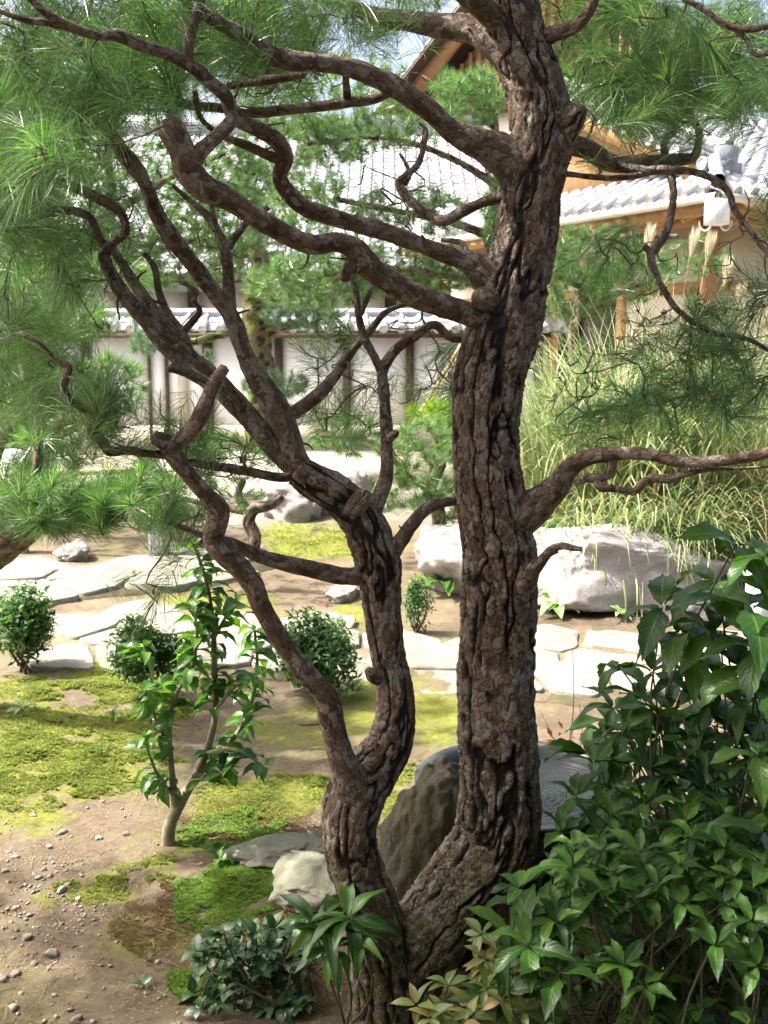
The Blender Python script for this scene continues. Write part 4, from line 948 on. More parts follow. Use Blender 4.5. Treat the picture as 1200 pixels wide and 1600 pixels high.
    limb('branch', [(298, 262, 18, 1.82), (312, 238, 14, 1.83), (335, 217, 12, 1.85), (356, 196, 12, 1.87), (364, 180, 10, 1.89)], seed=31, smooth0=.6, **B)
    limb('knob', [(556, 406, 13, 2.01), (545, 424, 11, 1.99), (539, 433, 9, 1.985), (536, 437, 5, 1.98)], seed=32, **B)
    limb('limb', [(785, 440, 30, 2.21), (757, 430, 31, 2.2), (742, 415, 26, 2.2), (720, 405, 19, 2.19), (690, 395, 17, 2.18), (650, 380, 16, 2.17), (610, 365, 16, 2.15), (560, 351, 15, 2.13), (520, 340, 15, 2.12), (482, 326, 15, 2.1), (452, 303, 15, 2.08), (436, 274, 14, 2.06), (446, 246, 14, 2.04), (432, 220, 15, 2.02), (404, 202, 14, 1.99), (378, 190, 14, 1.96), (364, 178, 13, 1.94), (352, 150, 12, 1.92), (328, 128, 12, 1.9), (300, 104, 12, 1.88), (262, 84, 11, 1.85), (222, 72, 11, 1.82), (182, 55, 12, 1.8), (150, 55, 9, 1.78), (110, 42, 9, 1.75), (75, 22, 8, 1.72), (40, -10, 7, 1.7), (0, -50, 5, 1.68)], seed=33, smooth0=.6, **B)
    limb('branch', [(298, 104, 10, 1.88), (294, 75, 10, 1.87), (300, 40, 10, 1.86), (312, 5, 9, 1.85), (310, -60, 8, 1.83), (295, -140, 6, 1.8), (270, -230, 4, 1.8)], seed=34, smooth0=.4, **B)
    limb('branch', [(110, 42, 7, 1.75), (70, 35, 6, 1.73), (35, 30, 5, 1.7), (-20, 10, 4, 1.68)], seed=35, smooth0=.4, **B)
    limb('branch', [(438, 250, 10, 2.04), (405, 236, 9, 2.03), (372, 222, 8, 2.02), (348, 212, 7, 2.01), (318, 190, 5, 2.0), (308, 165, 6, 1.98), (305, 142, 5, 1.97)], seed=36, smooth0=.4, **B)
    limb('limb', [(812, 265, 44, 2.21), (790, 245, 36, 2.2), (765, 232, 30, 2.18), (735, 220, 24, 2.16), (702, 200, 21, 2.14), (672, 173, 21, 2.12), (640, 150, 20, 2.1), (600, 126, 19, 2.08), (550, 107, 17, 2.05), (500, 98, 16, 2.02), (450, 95, 17, 2.0), (425, 86, 16, 1.98), (400, 70, 15, 1.97), (370, 50, 14, 1.95), (335, 32, 12, 1.93), (300, 10, 10, 1.91), (260, -40, 8, 1.88), (210, -110, 6, 1.85)], seed=37, smooth0=.6, **B)
    limb('branch', [(610, 142, 10, 2.1), (585, 155, 9, 2.11), (545, 160, 9, 2.12), (500, 166, 9, 2.12), (450, 171, 9, 2.12), (400, 176, 9, 2.12), (350, 169, 9, 2.11), (300, 165, 8, 2.1), (272, 158, 7, 2.08), (258, 140, 5, 2.06)], seed=38, smooth0=.3, **B)
    limb('branch', [(540, 108, 7, 2.06), (541, 130, 6, 2.09), (543, 158, 7, 2.12)], seed=39, smooth0=.3, **B)
    limb('branch', [(475, 118, 6, 2.06), (440, 122, 7, 2.08), (400, 128, 7, 2.1), (360, 134, 6, 2.12), (330, 140, 4, 2.13)], seed=40, smooth0=.3, **B)
    limb('limb', [(800, 88, 36, 2.2), (770, 66, 30, 2.22), (745, 50, 24, 2.24), (715, 42, 21, 2.27), (680, 40, 20, 2.3), (640, 32, 18, 2.33), (600, 28, 15, 2.36), (550, 10, 12, 2.4), (500, -30, 9, 2.45), (430, -80, 6, 2.5)], seed=41, smooth0=.4, **B)
    limb('limb', [(790, 40, 26, 2.19), (755, 12, 22, 2.15), (725, -8, 18, 2.1), (690, -40, 15, 2.05), (640, -90, 12, 2.0), (570, -140, 9, 1.95)], seed=42, smooth0=.5, **B)
    limb('branch', [(800, 300, 12, 2.21), (775, 310, 10, 2.22), (745, 320, 9, 2.24), (715, 335, 10, 2.27), (692, 345, 11, 2.29), (668, 333, 10, 2.31), (640, 312, 9, 2.33), (624, 288, 8, 2.35), (632, 276, 7, 2.36), (652, 258, 6, 2.37), (662, 230, 5, 2.38), (666, 205, 4, 2.39), (655, 192, 3, 2.4)], seed=43, smooth0=.3, **B)
    limb('branch', [(730, 405, 7, 2.2), (722, 380, 6, 2.23), (690, 375, 4, 2.26)], seed=44, smooth0=.3, **B)
    limb('branch', [(632, 288, 6, 2.35), (640, 270, 4, 2.36), (625, 240, 3, 2.38)], seed=45, **B)
    # limbs to the right
    limb('knob', [(862, 205, 38, 2.21), (884, 188, 29, 2.19), (899, 178, 20, 2.17), (909, 172, 12, 2.16), (914, 169, 5, 2.155)], seed=50, ds=.004, sides=60, plate=(.02, .04), depth=.006, lump=.3)
    limb('limb', [(865, 232, 22, 2.22), (892, 228, 17, 2.24), (922, 236, 17, 2.26), (952, 254, 16, 2.28), (985, 258, 14, 2.3), (1020, 254, 13, 2.32), (1055, 250, 12, 2.34), (1082, 246, 10, 2.35), (1090, 230, 8, 2.36), (1092, 205, 7, 2.37), (1078, 182, 7, 2.38), (1055, 165, 5, 2.4), (1030, 150, 4, 2.41), (1000, 145, 3, 2.42)], seed=51, smooth0=.3, **B)
    limb('branch', [(960, 258, 11, 2.28), (1000, 266, 9, 2.25), (1040, 266, 8, 2.23), (1080, 268, 7, 2.2), (1115, 280, 6, 2.18), (1138, 300, 6, 2.16), (1148, 328, 6, 2.15), (1168, 355, 6, 2.13), (1190, 385, 5, 2.12), (1220, 420, 5, 2.1)], seed=52, smooth0=.3, **B)
    limb('branch', [(1046, 266, 8, 2.23), (1052, 300, 8, 2.22), (1048, 335, 8, 2.21), (1038, 370, 8, 2.2), (1018, 398, 8, 2.2), (1022, 420, 7, 2.2), (1036, 450, 6, 2.2), (1055, 480, 6, 2.2), (1082, 502, 6, 2.19), (1115, 520, 5, 2.18), (1150, 525, 5, 2.17), (1180, 535, 4, 2.16), (1220, 560, 3, 2.15)], seed=53, smooth0=.3, **B)
    limb('branch', [(1018, 400, 6, 2.2), (1012, 390, 6, 2.2), (1006, 384, 5, 2.2)], seed=54, **B)
    limb('branch', [(885, 272, 6, 2.22), (905, 274, 5, 2.22), (950, 278, 5, 2.23), (985, 276, 6, 2.24), (1015, 270, 5, 2.25)], seed=55, **B)
    limb('branch', [(1040, 255, 6, 2.33), (1038, 222, 7, 2.33), (1052, 205, 7, 2.34), (1046, 190, 5, 2.35), (1020, 170, 4, 2.36)], seed=56, **B)
    limb('limb', [(800, 815, 40, 2.2), (825, 800, 37, 2.19), (852, 778, 30, 2.17), (872, 757, 24, 2.15), (886, 735, 18, 2.13), (912, 718, 15, 2.11), (950, 710, 14, 2.09), (985, 708, 13, 2.07), (1020, 711, 12, 2.05), (1055, 720, 12, 2.03), (1095, 722, 11, 2.01), (1140, 718, 11, 1.99), (1180, 712, 11, 1.97), (1230, 700, 11, 1.95), (1320, 690, 10, 1.9), (1450, 640, 8, 1.9)], seed=57, smooth0=.45, **B)
    limb('branch', [(958, 716, 11, 2.09), (952, 738, 11, 2.08), (935, 748, 10, 2.07), (918, 747, 9, 2.08), (898, 755, 6, 2.1)], seed=58, **B)
    limb('branch', [(932, 752, 9, 2.07), (940, 762, 9, 2.06), (962, 764, 7, 2.06), (990, 768, 7, 2.05), (1008, 752, 8, 2.04), (1022, 748, 9, 2.04), (1050, 748, 8, 2.03), (1072, 740, 6, 2.02), (1110, 734, 4, 2.01), (1160, 732, 3, 2.0), (1230, 726, 3, 1.98)], seed=59, **B)
    limb('dead_stub', [(800, 925, 30, 2.19), (822, 905, 20, 2.14), (836, 886, 10, 2.1), (848, 872, 7, 2.08), (862, 858, 7, 2.06), (878, 853, 7, 2.05), (895, 856, 6, 2.04), (909, 858, 4, 2.03)], seed=60, **B)
    limb('dead_stub', [(826, 905, 9, 2.13), (845, 884, 6, 2.1), (858, 868, 4, 2.08), (872, 862, 3, 2.07)], seed=61, **B)
    limb('limb', [(835, 70, 22, 2.2), (858, 56, 16, 2.18), (882, 48, 14, 2.16), (905, 36, 12, 2.14), (922, 14, 11, 2.12), (940, -20, 10, 2.1), (985, -60, 8, 2.05), (1040, -110, 6, 2.0)], seed=62, smooth0=.4, **B)
    limb('branch', [(1000, -70, 5, 2.0), (1040, -20, 5, 1.98), (1100, 15, 6, 1.96), (1135, 40, 6, 1.95), (1180, 45, 6, 1.94), (1230, 30, 5, 1.93)], seed=63, **B)
    limb('branch', [(1135, 35, 4, 1.95), (1165, 60, 4, 1.95), (1180, 85, 4, 1.95), (1220, 80, 3, 1.95)], seed=64, **B)
    limb('knob', [(770, 470, 20, 2.18), (752, 468, 17, 2.14), (744, 470, 11, 2.13)], seed=65, **B)
    # crown limbs above the picture (they carry the canopy that shades the ground here)
    for k, (a, b, r_) in enumerate([((.28, 2.25, 2.6), (-1.1, 2.6, 3.1), .03), ((.27, 2.25, 2.9), (-.6, 3.6, 3.5), .03), ((.26, 2.3, 3.1), (1.3, 2.0, 3.5), .028), ((.26, 2.3, 3.3), (.2, 1.2, 3.7), .025), ((.27, 2.3, 3.5), (-1.6, 3.3, 3.7), .025), ((.27, 2.3, 3.6), (-.8, 1.4, 3.9), .022), ((.27, 2.25, 2.75), (1.2, 2.9, 3.2), .025), ((.27, 2.3, 3.2), (-2.4, 2.8, 3.6), .034), ((.27, 2.3, 3.3), (-3.1, 2.1, 3.7), .03), ((.27, 2.3, 3.4), (1.6, .8, 3.7), .028)]):
        a, b = np.array(a), np.array(b); t = np.linspace(0, 1, 6)[:, None]; c = a+(b-a)*t+np.sin(np.pi*t)*rng.normal(size=3)*.12
        p = bark_limb('limb', np.hstack([c, r_*(1-.75*t)]), root, base, ds=.02, sides=14, seed=70+k, lump=.1, depth=.002); sk.add(p[::3, :3])
    # foliage
    near = [(110, 110, 150, 80, 1.85, 2.6, 46), (60, 210, 110, 90, 1.8, 2.5, 40), (60, 230, 80, 70, 1.5, 1.75, 9), (200, 120, 90, 60, 1.9, 2.6, 22), (130, 0, 170, 50, 1.8, 2.6, 34), (330, 0, 120, 50, 1.9, 2.6, 30), (360, 80, 80, 40, 2.1, 2.6, 14), (250, 60, 80, 60, 1.9, 2.4, 14),
            (50, 420, 80, 100, 2.1, 2.8, 30), (90, 590, 80, 40, 1.9, 2.3, 9), (30, 570, 50, 80, 1.9, 2.5, 18), (160, 610, 40, 30, 1.8, 1.95, 9), (200, 340, 80, 50, 2.2, 2.7, 12), (20, 330, 60, 60, 1.8, 2.3, 18),
            (480, 30, 130, 40, 2.2, 2.9, 30), (440, 110, 80, 50, 2.2, 2.8, 10), (700, -20, 120, 30, 2.2, 2.7, 12),
            (1100, 130, 130, 70, 2.0, 3.0, 62), (990, 110, 90, 70, 2.2, 3.0, 42), (1160, 50, 80, 60, 2.0, 2.8, 26), (930, 15, 80, 35, 2.2, 2.9, 18), (900, 110, 40, 60, 2.4, 3.0, 12), (1060, 20, 70, 30, 2.2, 2.9, 14),
            (1150, 480, 70, 60, 2.1, 2.6, 12), (1150, 600, 70, 60, 2.1, 2.5, 16), (1100, 560, 60, 60, 2.1, 2.5, 8), (990, 560, 90, 60, 2.1, 2.5, 6), (930, 640, 70, 50, 2.2, 2.6, 8), (1040, 640, 90, 40, 2.1, 2.5, 10), (1180, 330, 40, 60, 2.1, 2.4, 4), (960, 400, 50, 40, 2.2, 2.6, 5),
            (560, 640, 60, 50, 2.25, 2.6, 5), (500, 660, 60, 40, 2.3, 2.6, 5), (680, 590, 40, 40, 2.25, 2.5, 5), (500, 530, 40, 40, 2.3, 2.6, 6), (280, 660, 60, 40, 1.95, 2.3, 5), (330, 700, 70, 40, 2.1, 2.4, 6), (280, 790, 50, 30, 2.05, 2.3, 7), (230, 930, 30, 20, 2.1, 2.2, 2), (380, 690, 40, 30, 2.1, 2.3, 3)]
    holes = [(640, 140, 70, 60), (180, 140, 18, 12), (955, 60, 25, 22)]
    tips = sample_px(near, rng, holes)
    paths, dirs, tips = grow_twigs(sk, tips, rng, wig=.10, maxlen=.9)
    # denser hanging bundles seen against the light
    v, f = needles(tips, dirs, rng, 105, .092, .0012, spread=(10, 58), shoot=.13, up=.0, droop=.28)
    stuff(obj('needles', new_mesh('needles', v-base, f, False), M_needle, root))
    # fine bare twigs at the right
    bare = sample_px([(1080, 500, 120, 130, 2.1, 2.5, 70), (930, 600, 120, 90, 2.15, 2.6, 45), (980, 200, 130, 80, 2.1, 2.6, 45), (640, 290, 90, 80, 2.3, 2.6, 22), (560, 560, 120, 90, 2.2, 2.6, 22), (250, 450, 150, 100, 2.1, 2.5, 30), (430, 130, 120, 50, 2.1, 2.6, 20), (330, 740, 90, 60, 2.0, 2.3, 14)], rng)
    pb, db, bt = grow_twigs(sk, bare, rng, r0=.0028, r1=.0011, wig=.16, maxlen=.7)
    v, f = needles(bt[::3], db[::3], rng, 26, .07, .0011, up=.1); stuff(obj('needles', new_mesh('needles', v-base, f, False), M_needle, root))
    # short dead spurs along the limbs
    sp = []
    for p in WOOD[2:]:
        for _ in range(int(len(p)*.0085*3)):
            i = int(rng.integers(2, len(p)-1)); d = rng.normal(size=3); d /= np.linalg.norm(d); r_ = p[i, 3]; L_ = rng.uniform(.012, .06)
            t = np.linspace(0, 1, 4)[:, None]; c = p[i, :3]+d*(r_*.7+L_*t)+np.sin(np.pi*t)*rng.normal(size=3)*.006; sp.append(np.hstack([c, rng.uniform(.002, .0042)*(1-.55*t)]))
    stuff(obj('spurs', tubes_mesh('spurs', sp, 5, base), M_twig, root))
    # canopy overhead, out of the picture
    can = []
    for cx, cy, cz, rx, ry, rz, n in [(-1.4, 3.0, 3.25, 1.0, .6, .25, 330), (-2.4, 2.6, 3.4, 1.0, .7, .3, 330), (-3.2, 2.4, 3.6, .9, .8, .3, 330), (-2.4, 1.6, 3.5, 1.0, .7, .3, 260), (-1.2, 2.3, 3.0, 1.0, .6, .25, 260), (0, 3.0, 3.3, 1.0, .5, .25, 220), (1.2, 2.8, 3.4, .9, .7, .3, 240), (.3, 1.3, 3.5, 1.3, .9, .3, 280), (1.4, 1.9, 3.3, 1.0, .9, .3, 260), (-1.0, 1.2, 3.7, 1.2, .8, .3, 240), (.1, 2.2, 4.0, 1.2, .9, .3, 200), (1.8, .6, 3.6, 1.0, 1.0, .3, 200)]:
        q = rng.normal(size=(n, 3)); q /= np.linalg.norm(q, axis=1)[:, None]; q *= (rng.random(n)**.4)[:, None]
        can.append(np.array([cx, cy, cz])+q*np.array([rx, ry, rz]))
    can = np.concatenate(can)
    # keep the canopy above the sight lines
    lim = H_CAM+can[:, 1]*math.tan(math.radians(19.5)); can = can[can[:, 2] > lim]
    pc, dc, ct_ = grow_twigs(sk, can, rng, r0=.004, r1=.002, seg=4)
    v, f = needles(ct_, dc, rng, 64, .11, .0038, spread=(15, 80), mid=False)
    stuff(obj('canopy_needles', new_mesh('canopy_needles', v-base, f, False), M_needle, root))
    stuff(obj('twigs', tubes_mesh('twigs', paths+pb+pc, 4, base), M_twig, root))
main_pine()

# ------------------------------------------------------------------ other pines
def pine(name, label, trunk, limbs, tufts, mat=M_needle, bark=None, n=60, L=.08, wd=.0018, seed=0, group=None, px=True, up=.35, twig_r=.004, maxlen=None, mid=False, sides=20):
    rng = np.random.default_rng(seed); rows = px_rows(trunk) if px else np.array(trunk, float)
    base = rows[0, :3].copy(); base[2] = max(0.0, gz(base[0], base[1])) if base[2] < .3 else base[2]
    root = empty(name, base); tag(root, label, 'tree', group); sk = Skeleton()
    p = bark_limb('trunk', rows, root, base, ds=.03, sides=sides, plate=(.05, .09), depth=.006, mat=bark or M_bark_far, seed=seed, lump=.12, smooth0=.2); sk.add(p[::2, :3])
    for k, l in enumerate(limbs):
        lr = px_rows(l) if px else np.array(l, float)
        p = bark_limb('limb', lr, root, base, ds=.03, sides=12, plate=(.04, .07), depth=.003, mat=bark or M_bark_far, seed=seed+k+1, lump=.12, smooth0=.3); sk.add(p[::2, :3])
    tips = sample_px(tufts, rng) if px else tufts
    paths, dirs, tips = grow_twigs(sk, tips, rng, r0=twig_r, r1=twig_r*.45, wig=.12, maxlen=maxlen, seg=5)
    v, f = needles(tips, dirs, rng, n, L, wd, up=up, mid=mid)
    stuff(obj('needles', new_mesh('needles', v-base, f, False), mat, root))
    stuff(obj('twigs', tubes_mesh('twigs', paths, 4, base), M_twig, root))
    return root
# low pine reaching in from the left edge
pine('low_pine', 'low spreading pine whose trunk leans in beside the upper stone path', [(-260, 1010, 40, 4.2), (-120, 930, 32, 4.1), (-20, 872, 26, 4.0), (30, 845, 18, 3.95), (70, 815, 12, 3.9)],
     [[(-20, 872, 20, 4.0), (40, 800, 10, 3.9), (60, 700, 8, 3.9), (40, 600, 6, 4.0), (20, 500, 5, 4.1)], [(60, 825, 12, 3.9), (150, 800, 9, 3.85), (240, 770, 6, 3.8), (300, 740, 4, 3.8)], [(-60, 890, 20, 4.0), (-20, 760, 12, 4.1), (10, 680, 8, 4.3), (80, 640, 6, 4.4)], [(20, 500, 5, 4.1), (60, 430, 5, 4.3), (120, 380, 4, 4.4)]],
     [(70, 790, 110, 45, 3.5, 4.2, 90), (200, 780, 90, 45, 3.5, 4.1, 50), (40, 720, 90, 40, 3.7, 4.5, 26), (20, 600, 70, 80, 4.0, 5.0, 60), (120, 450, 110, 70, 4.0, 5.0, 60), (40, 520, 80, 60, 4.0, 4.8, 40), (280, 720, 60, 40, 3.7, 4.2, 12), (130, 690, 60, 25, 4.0, 4.5, 8)], seed=201, n=110, L=.11, wd=.0020, mid=True)
# gnarled small pine behind the bamboo rail
pine('gnarled_pine', 'small gnarled pine with several twisting stems behind the bamboo rail', [(70, 745, 10, 8.2), (66, 712, 10, 8.2), (78, 690, 9, 8.2), (92, 665, 8, 8.2), (118, 655, 6, 8.2)],
     [[(70, 735, 9, 8.2), (72, 700, 8, 8.2), (95, 680, 7, 8.1), (120, 668, 6, 8.1)], [(68, 715, 8, 8.2), (50, 690, 7, 8.2), (40, 660, 6, 8.3)], [(80, 690, 7, 8.2), (66, 662, 6, 8.2), (70, 640, 5, 8.2)]],
     [(60, 600, 110, 45, 7.6, 8.8, 90), (170, 600, 60, 45, 7.6, 8.6, 50), (20, 660, 60, 40, 8, 8.8, 30), (140, 650, 50, 20, 8, 8.5, 14)], seed=210, n=80, L=.13, wd=.004)
# curly bare-stemmed pine behind the left limb
pine('curly_pine', 'small pine with a curly bare stem in front of the craggy rock', [(395, 862, 12, 6.4), (398, 838, 11, 6.4), (388, 815, 10, 6.4), (398, 795, 11, 6.35), (420, 790, 9, 6.3), (440, 775, 8, 6.3)],
     [[(392, 822, 9, 6.4), (384, 795, 8, 6.4), (372, 772, 7, 6.4), (380, 750, 6, 6.4)], [(380, 800, 5, 6.4), (330, 790, 5, 6.4), (270, 775, 4, 6.4)]],
     [(300, 770, 110, 35, 6.0, 6.9, 40), (360, 705, 80, 30, 6.0, 6.8, 26), (250, 740, 70, 30, 6.0, 6.8, 20)], seed=220, n=60, L=.10, wd=.003)
# pine with cloud-pruned pads and a mossy trunk
rngc = np.random.default_rng(3)
pine('mossy_pine', 'cloud-pruned pine with a thick yellow-green mossy trunk before the white wall', [(405, 706, 24, 12.5), (404, 660, 21, 12.5), (410, 600, 22, 12.5), (402, 545, 23, 12.5), (398, 500, 22, 12.5), (402, 460, 20, 12.5), (410, 420, 17, 12.5), (395, 370, 14, 12.5), (410, 310, 10, 12.5)],
     [[(402, 520, 11, 12.5), (440, 512, 8, 12.4), (480, 500, 6, 12.3)], [(398, 515, 12, 12.5), (360, 520, 8, 12.4), (300, 535, 6, 12.3), (250, 545, 5, 12.2)], [(408, 605, 9, 12.5), (440, 612, 7, 12.3)], [(402, 450, 10, 12.5), (460, 420, 8, 12.5), (540, 380, 6, 12.5)], [(398, 400, 9, 12.5), (330, 360, 7, 12.5), (260, 330, 5, 12.5)]],
     [(430, 600, 52, 20, 12.1, 12.7, 130), (470, 490, 60, 22, 12.0, 12.6, 130), (240, 535, 42, 20, 12.0, 12.5, 80), (310, 560, 25, 14, 12, 12.5, 30), (400, 400, 110, 40, 11.8, 13.2, 160), (330, 330, 120, 40, 11.8, 13.2, 150), (520, 370, 110, 40, 11.8, 13.2, 130), (430, 280, 110, 35, 12, 13.2, 130)], mat=M_needle_blue, bark=M_bark_mossy, seed=230, n=55, L=.10, wd=.005)
# young bright pine and dark pine right of the left trunk
pine('bushy_pine', 'dark bushy garden pine growing between the two trunks of the old pine, behind them', [(690, 842, 14, 7.0), (685, 800, 12, 7.0), (672, 760, 11, 7.0), (690, 720, 9, 7.0), (680, 680, 6, 7.0)],
     [[(680, 770, 7, 7.0), (640, 745, 5, 6.9), (580, 690, 4, 6.8), (500, 680, 4, 6.8)], [(680, 720, 6, 7.0), (730, 690, 5, 7.0), (800, 670, 4, 7.0)]],
     [(680, 715, 75, 60, 6.4, 7.5, 120), (560, 680, 80, 30, 6.4, 7.3, 50), (640, 770, 70, 25, 6.5, 7.2, 24), (720, 790, 40, 30, 6.7, 7.2, 20)], seed=240, n=80, L=.11, wd=.0032)
pine('young_pine', 'bright yellow-green young pine shoot catching the sun beside the trunk', [(700, 720, 5, 7.8), (698, 690, 5, 7.8), (692, 660, 4, 7.8), (690, 640, 3, 7.8)], [[(694, 670, 4, 7.8), (720, 640, 3, 7.8)]],
     [(680, 642, 40, 16, 7.6, 8.0, 30), (710, 665, 30, 20, 7.6, 8.0, 16)], mat=M_needle_bright, seed=250, n=80, L=.12, wd=.004)
# pines whose light green crowns fill the middle distance
pine('backlit_pine', 'slim pale backlit pine before the hall roof, its stem behind the thick trunk', [(765, 790, 22, 9.0), (758, 650, 18, 9.0), (770, 540, 16, 9.0), (775, 450, 13, 9.0), (765, 360, 10, 9.0), (780, 280, 7, 9.0), (770, 150, 4, 9.0)],
     [[(775, 450, 9, 9.0), (700, 430, 7, 8.8), (600, 420, 6, 8.8), (500, 430, 4, 8.9)], [(768, 370, 8, 9), (700, 345, 6, 8.8), (620, 330, 5, 8.7), (520, 310, 4, 8.7)], [(778, 290, 7, 9), (700, 245, 5, 8.8), (600, 215, 4, 8.6), (480, 225, 3, 8.6)], [(772, 200, 5, 9), (720, 160, 4, 9.1), (660, 120, 3, 9.2)]],
     [(600, 200, 120, 30, 8.4, 9.4, 90), (500, 220, 90, 40, 8.4, 9.4, 110), (640, 330, 90, 40, 8.4, 9.4, 90), (480, 310, 60, 45, 8.4, 9.4, 60), (640, 420, 120, 40, 8.5, 9.5, 200), (490, 440, 110, 40, 8.5, 9.5, 170), (735, 150, 65, 45, 8.3, 9.0, 120), (780, 330, 30, 60, 8.4, 9.0, 40), (560, 130, 90, 50, 8.4, 9.4, 80), (430, 150, 70, 60, 8.4, 9.4, 70)], seed=260, n=65, L=.11, wd=.0042, up=.2)
pine('leaning_pine', 'pale leafy pine leaning over the left end of the white wall', [(20, 790, 22, 10.5), (30, 690, 20, 10.5), (60, 560, 17, 10.5), (100, 450, 14, 10.5), (170, 340, 10, 10.5), (170, 230, 6, 10.5), (200, 130, 4, 10.5)],
     [[(110, 435, 9, 10.5), (220, 400, 7, 10.2), (320, 370, 5, 10)], [(130, 400, 9, 10.5), (60, 370, 6, 10.2), (0, 340, 5, 10)], [(180, 330, 7, 10.5), (280, 270, 5, 10.2), (350, 240, 4, 10)], [(170, 260, 6, 10.5), (90, 220, 5, 10.5), (0, 170, 4, 10.5)]],
     [(250, 400, 140, 50, 9.6, 11, 230), (90, 370, 120, 60, 9.6, 11, 220), (280, 280, 160, 60, 9.6, 11, 250), (380, 340, 80, 70, 9.6, 11, 130), (80, 240, 120, 70, 9.6, 11, 130), (200, 130, 180, 70, 9.6, 11, 170), (420, 230, 80, 60, 9.6, 10.6, 70), (60, 440, 100, 40, 9.8, 10.8, 70), (330, 60, 160, 50, 9.8, 11, 120)], seed=270, n=60, L=.12, wd=.005, up=.2)
pine('grassside_pine', 'dark green pine growing behind the silver grass, against the tiled house', [(905, 760, 18, 9.6), (915, 640, 16, 9.6), (900, 520, 13, 9.6), (925, 420, 9, 9.6), (930, 360, 5, 9.6)],
     [[(905, 500, 8, 9.6), (960, 460, 6, 9.4), (1010, 440, 4, 9.3)], [(915, 450, 7, 9.6), (870, 430, 5, 9.5), (830, 400, 4, 9.5)], [(920, 400, 6, 9.6), (980, 370, 5, 9.5), (1060, 370, 4, 9.5)]],
     [(930, 400, 80, 45, 9.0, 10, 130), (900, 460, 60, 45, 9.0, 10, 90), (1000, 430, 60, 40, 9.0, 9.9, 70), (1090, 400, 60, 30, 9.2, 9.9, 26), (870, 380, 40, 40, 9.2, 9.9, 40), (950, 600, 110, 60, 9.0, 9.8, 40)], seed=280, n=65, L=.11, wd=.0042, up=.25)

# ------------------------------------------------------------------ broadleaf plants
def leaf_mesh(name, mat, ratio=.34, teeth=0, curl=.25, fold=.18, wave=0.0, rows=7, tip=1.0):
    """unit leaf along +Y, upper side +Z, folded along its midrib"""
    v, uv, f = [], [], []
    for i in range(rows+1):
        t = i/rows; wd = ratio*(math.sin(math.pi*min(1, t**.85))**.8)*(1-.25*t*tip)
        if i in (0, rows): wd = .012
        if teeth and 0 < i < rows: wd *= 1+(.10 if i % 2 else -.06)
        z = -curl*t*t+.10*math.sin(t*2.4)
        for s in (-1, -.5, 0, .5, 1):
            yy = t+(.03 if abs(s) == 1 and teeth and i % 2 else 0)
            v.append((s*wd, yy, z+abs(s)*wd*fold*1.6-(abs(s)**2)*wd*fold*.6+wave*math.sin(9*t+2*s)*abs(s)*.06)); uv.append((.5+s*.5, t))
    for i in range(rows):
        for j in range(4): a = i*5+j; f.append((a, a+1, a+6, a+5))
    m = new_mesh(name, v, f, True, None, uv); m.materials.append(mat); return m
LF_toothed = [leaf_mesh('leaf', M_leaf, .22, 1, c, .3, w_, 9) for c, w_ in ((.18, .6), (.38, 1.0), (.08, .4))]
LF_broad = [leaf_mesh('leaf', M_leaf_lite, .27, 1, c, .22, w_, 9) for c, w_ in ((.30, .8), (.5, 1.0))]
LF_long = [leaf_mesh('leaf', M_leaf_lite, .17, 0, c, .45, .6) for c in (.3, .5)]
LF_round = [leaf_mesh('leaf', M_leaf_dark, .33, 0, c, .15, .2, 6, .3) for c in (.10, .25)]
LF_cam = [leaf_mesh('leaf', M_leaf_cam, .28, 1, c, .35, .6, 7) for c in (.25, .45)]
LF_nan = [leaf_mesh('leaf', M_leaf_nan, .24, 0, c, .35, .2, 6) for c in (.12, .28)]
LF_hosta = [leaf_mesh('leaf', M_leaf_hosta, .26, 0, c, .35, .6, 6) for c in (.3, .5)]
def put_leaf(root, base, mesh, pos, d, size, roll=0.0, nm='leaf'):
    """leaf growing from pos in direction d with its upper side up"""
    y = np.asarray(d, float); y /= np.linalg.norm(y); z = np.array([0, 0, 1.0])-y*y[2]
    if np.linalg.norm(z) < .05: z = np.array([0, -1.0, .1])
    z /= np.linalg.norm(z); x = np.cross(y, z)
    cr, sr = math.cos(roll), math.sin(roll); x, z = x*cr+z*sr, z*cr-x*sr
    o = bpy.data.objects.new(nm, mesh); COL.objects.link(o); o.parent = root
    m = Matrix.Identity(4); p = np.asarray(pos)-base
    for i in range(3): m[i][0] = x[i]*size; m[i][1] = y[i]*size; m[i][2] = z[i]*size; m[i][3] = p[i]
    o.matrix_basis = m; return o
STEM = [None]
def stem(root, base, a, b, r0, r1, rng, mat=M_stem, bow=.08, nm='stem', sides=6, n=7):
    a, b = np.asarray(a, float), np.asarray(b, float); t = np.linspace(0, 1, n)[:, None]; L = np.linalg.norm(b-a)
    c = a+(b-a)*t+np.sin(np.pi*t)*rng.normal(size=3)*bow*L*np.array([1, 1, .3])
    o = obj(nm, tubes_mesh(nm, [np.hstack([c, r0*(1-t)+r1*t])], sides, base), mat, root); d = c[-1]-c[-2]; STEM[0] = o; return d/np.linalg.norm(d), c
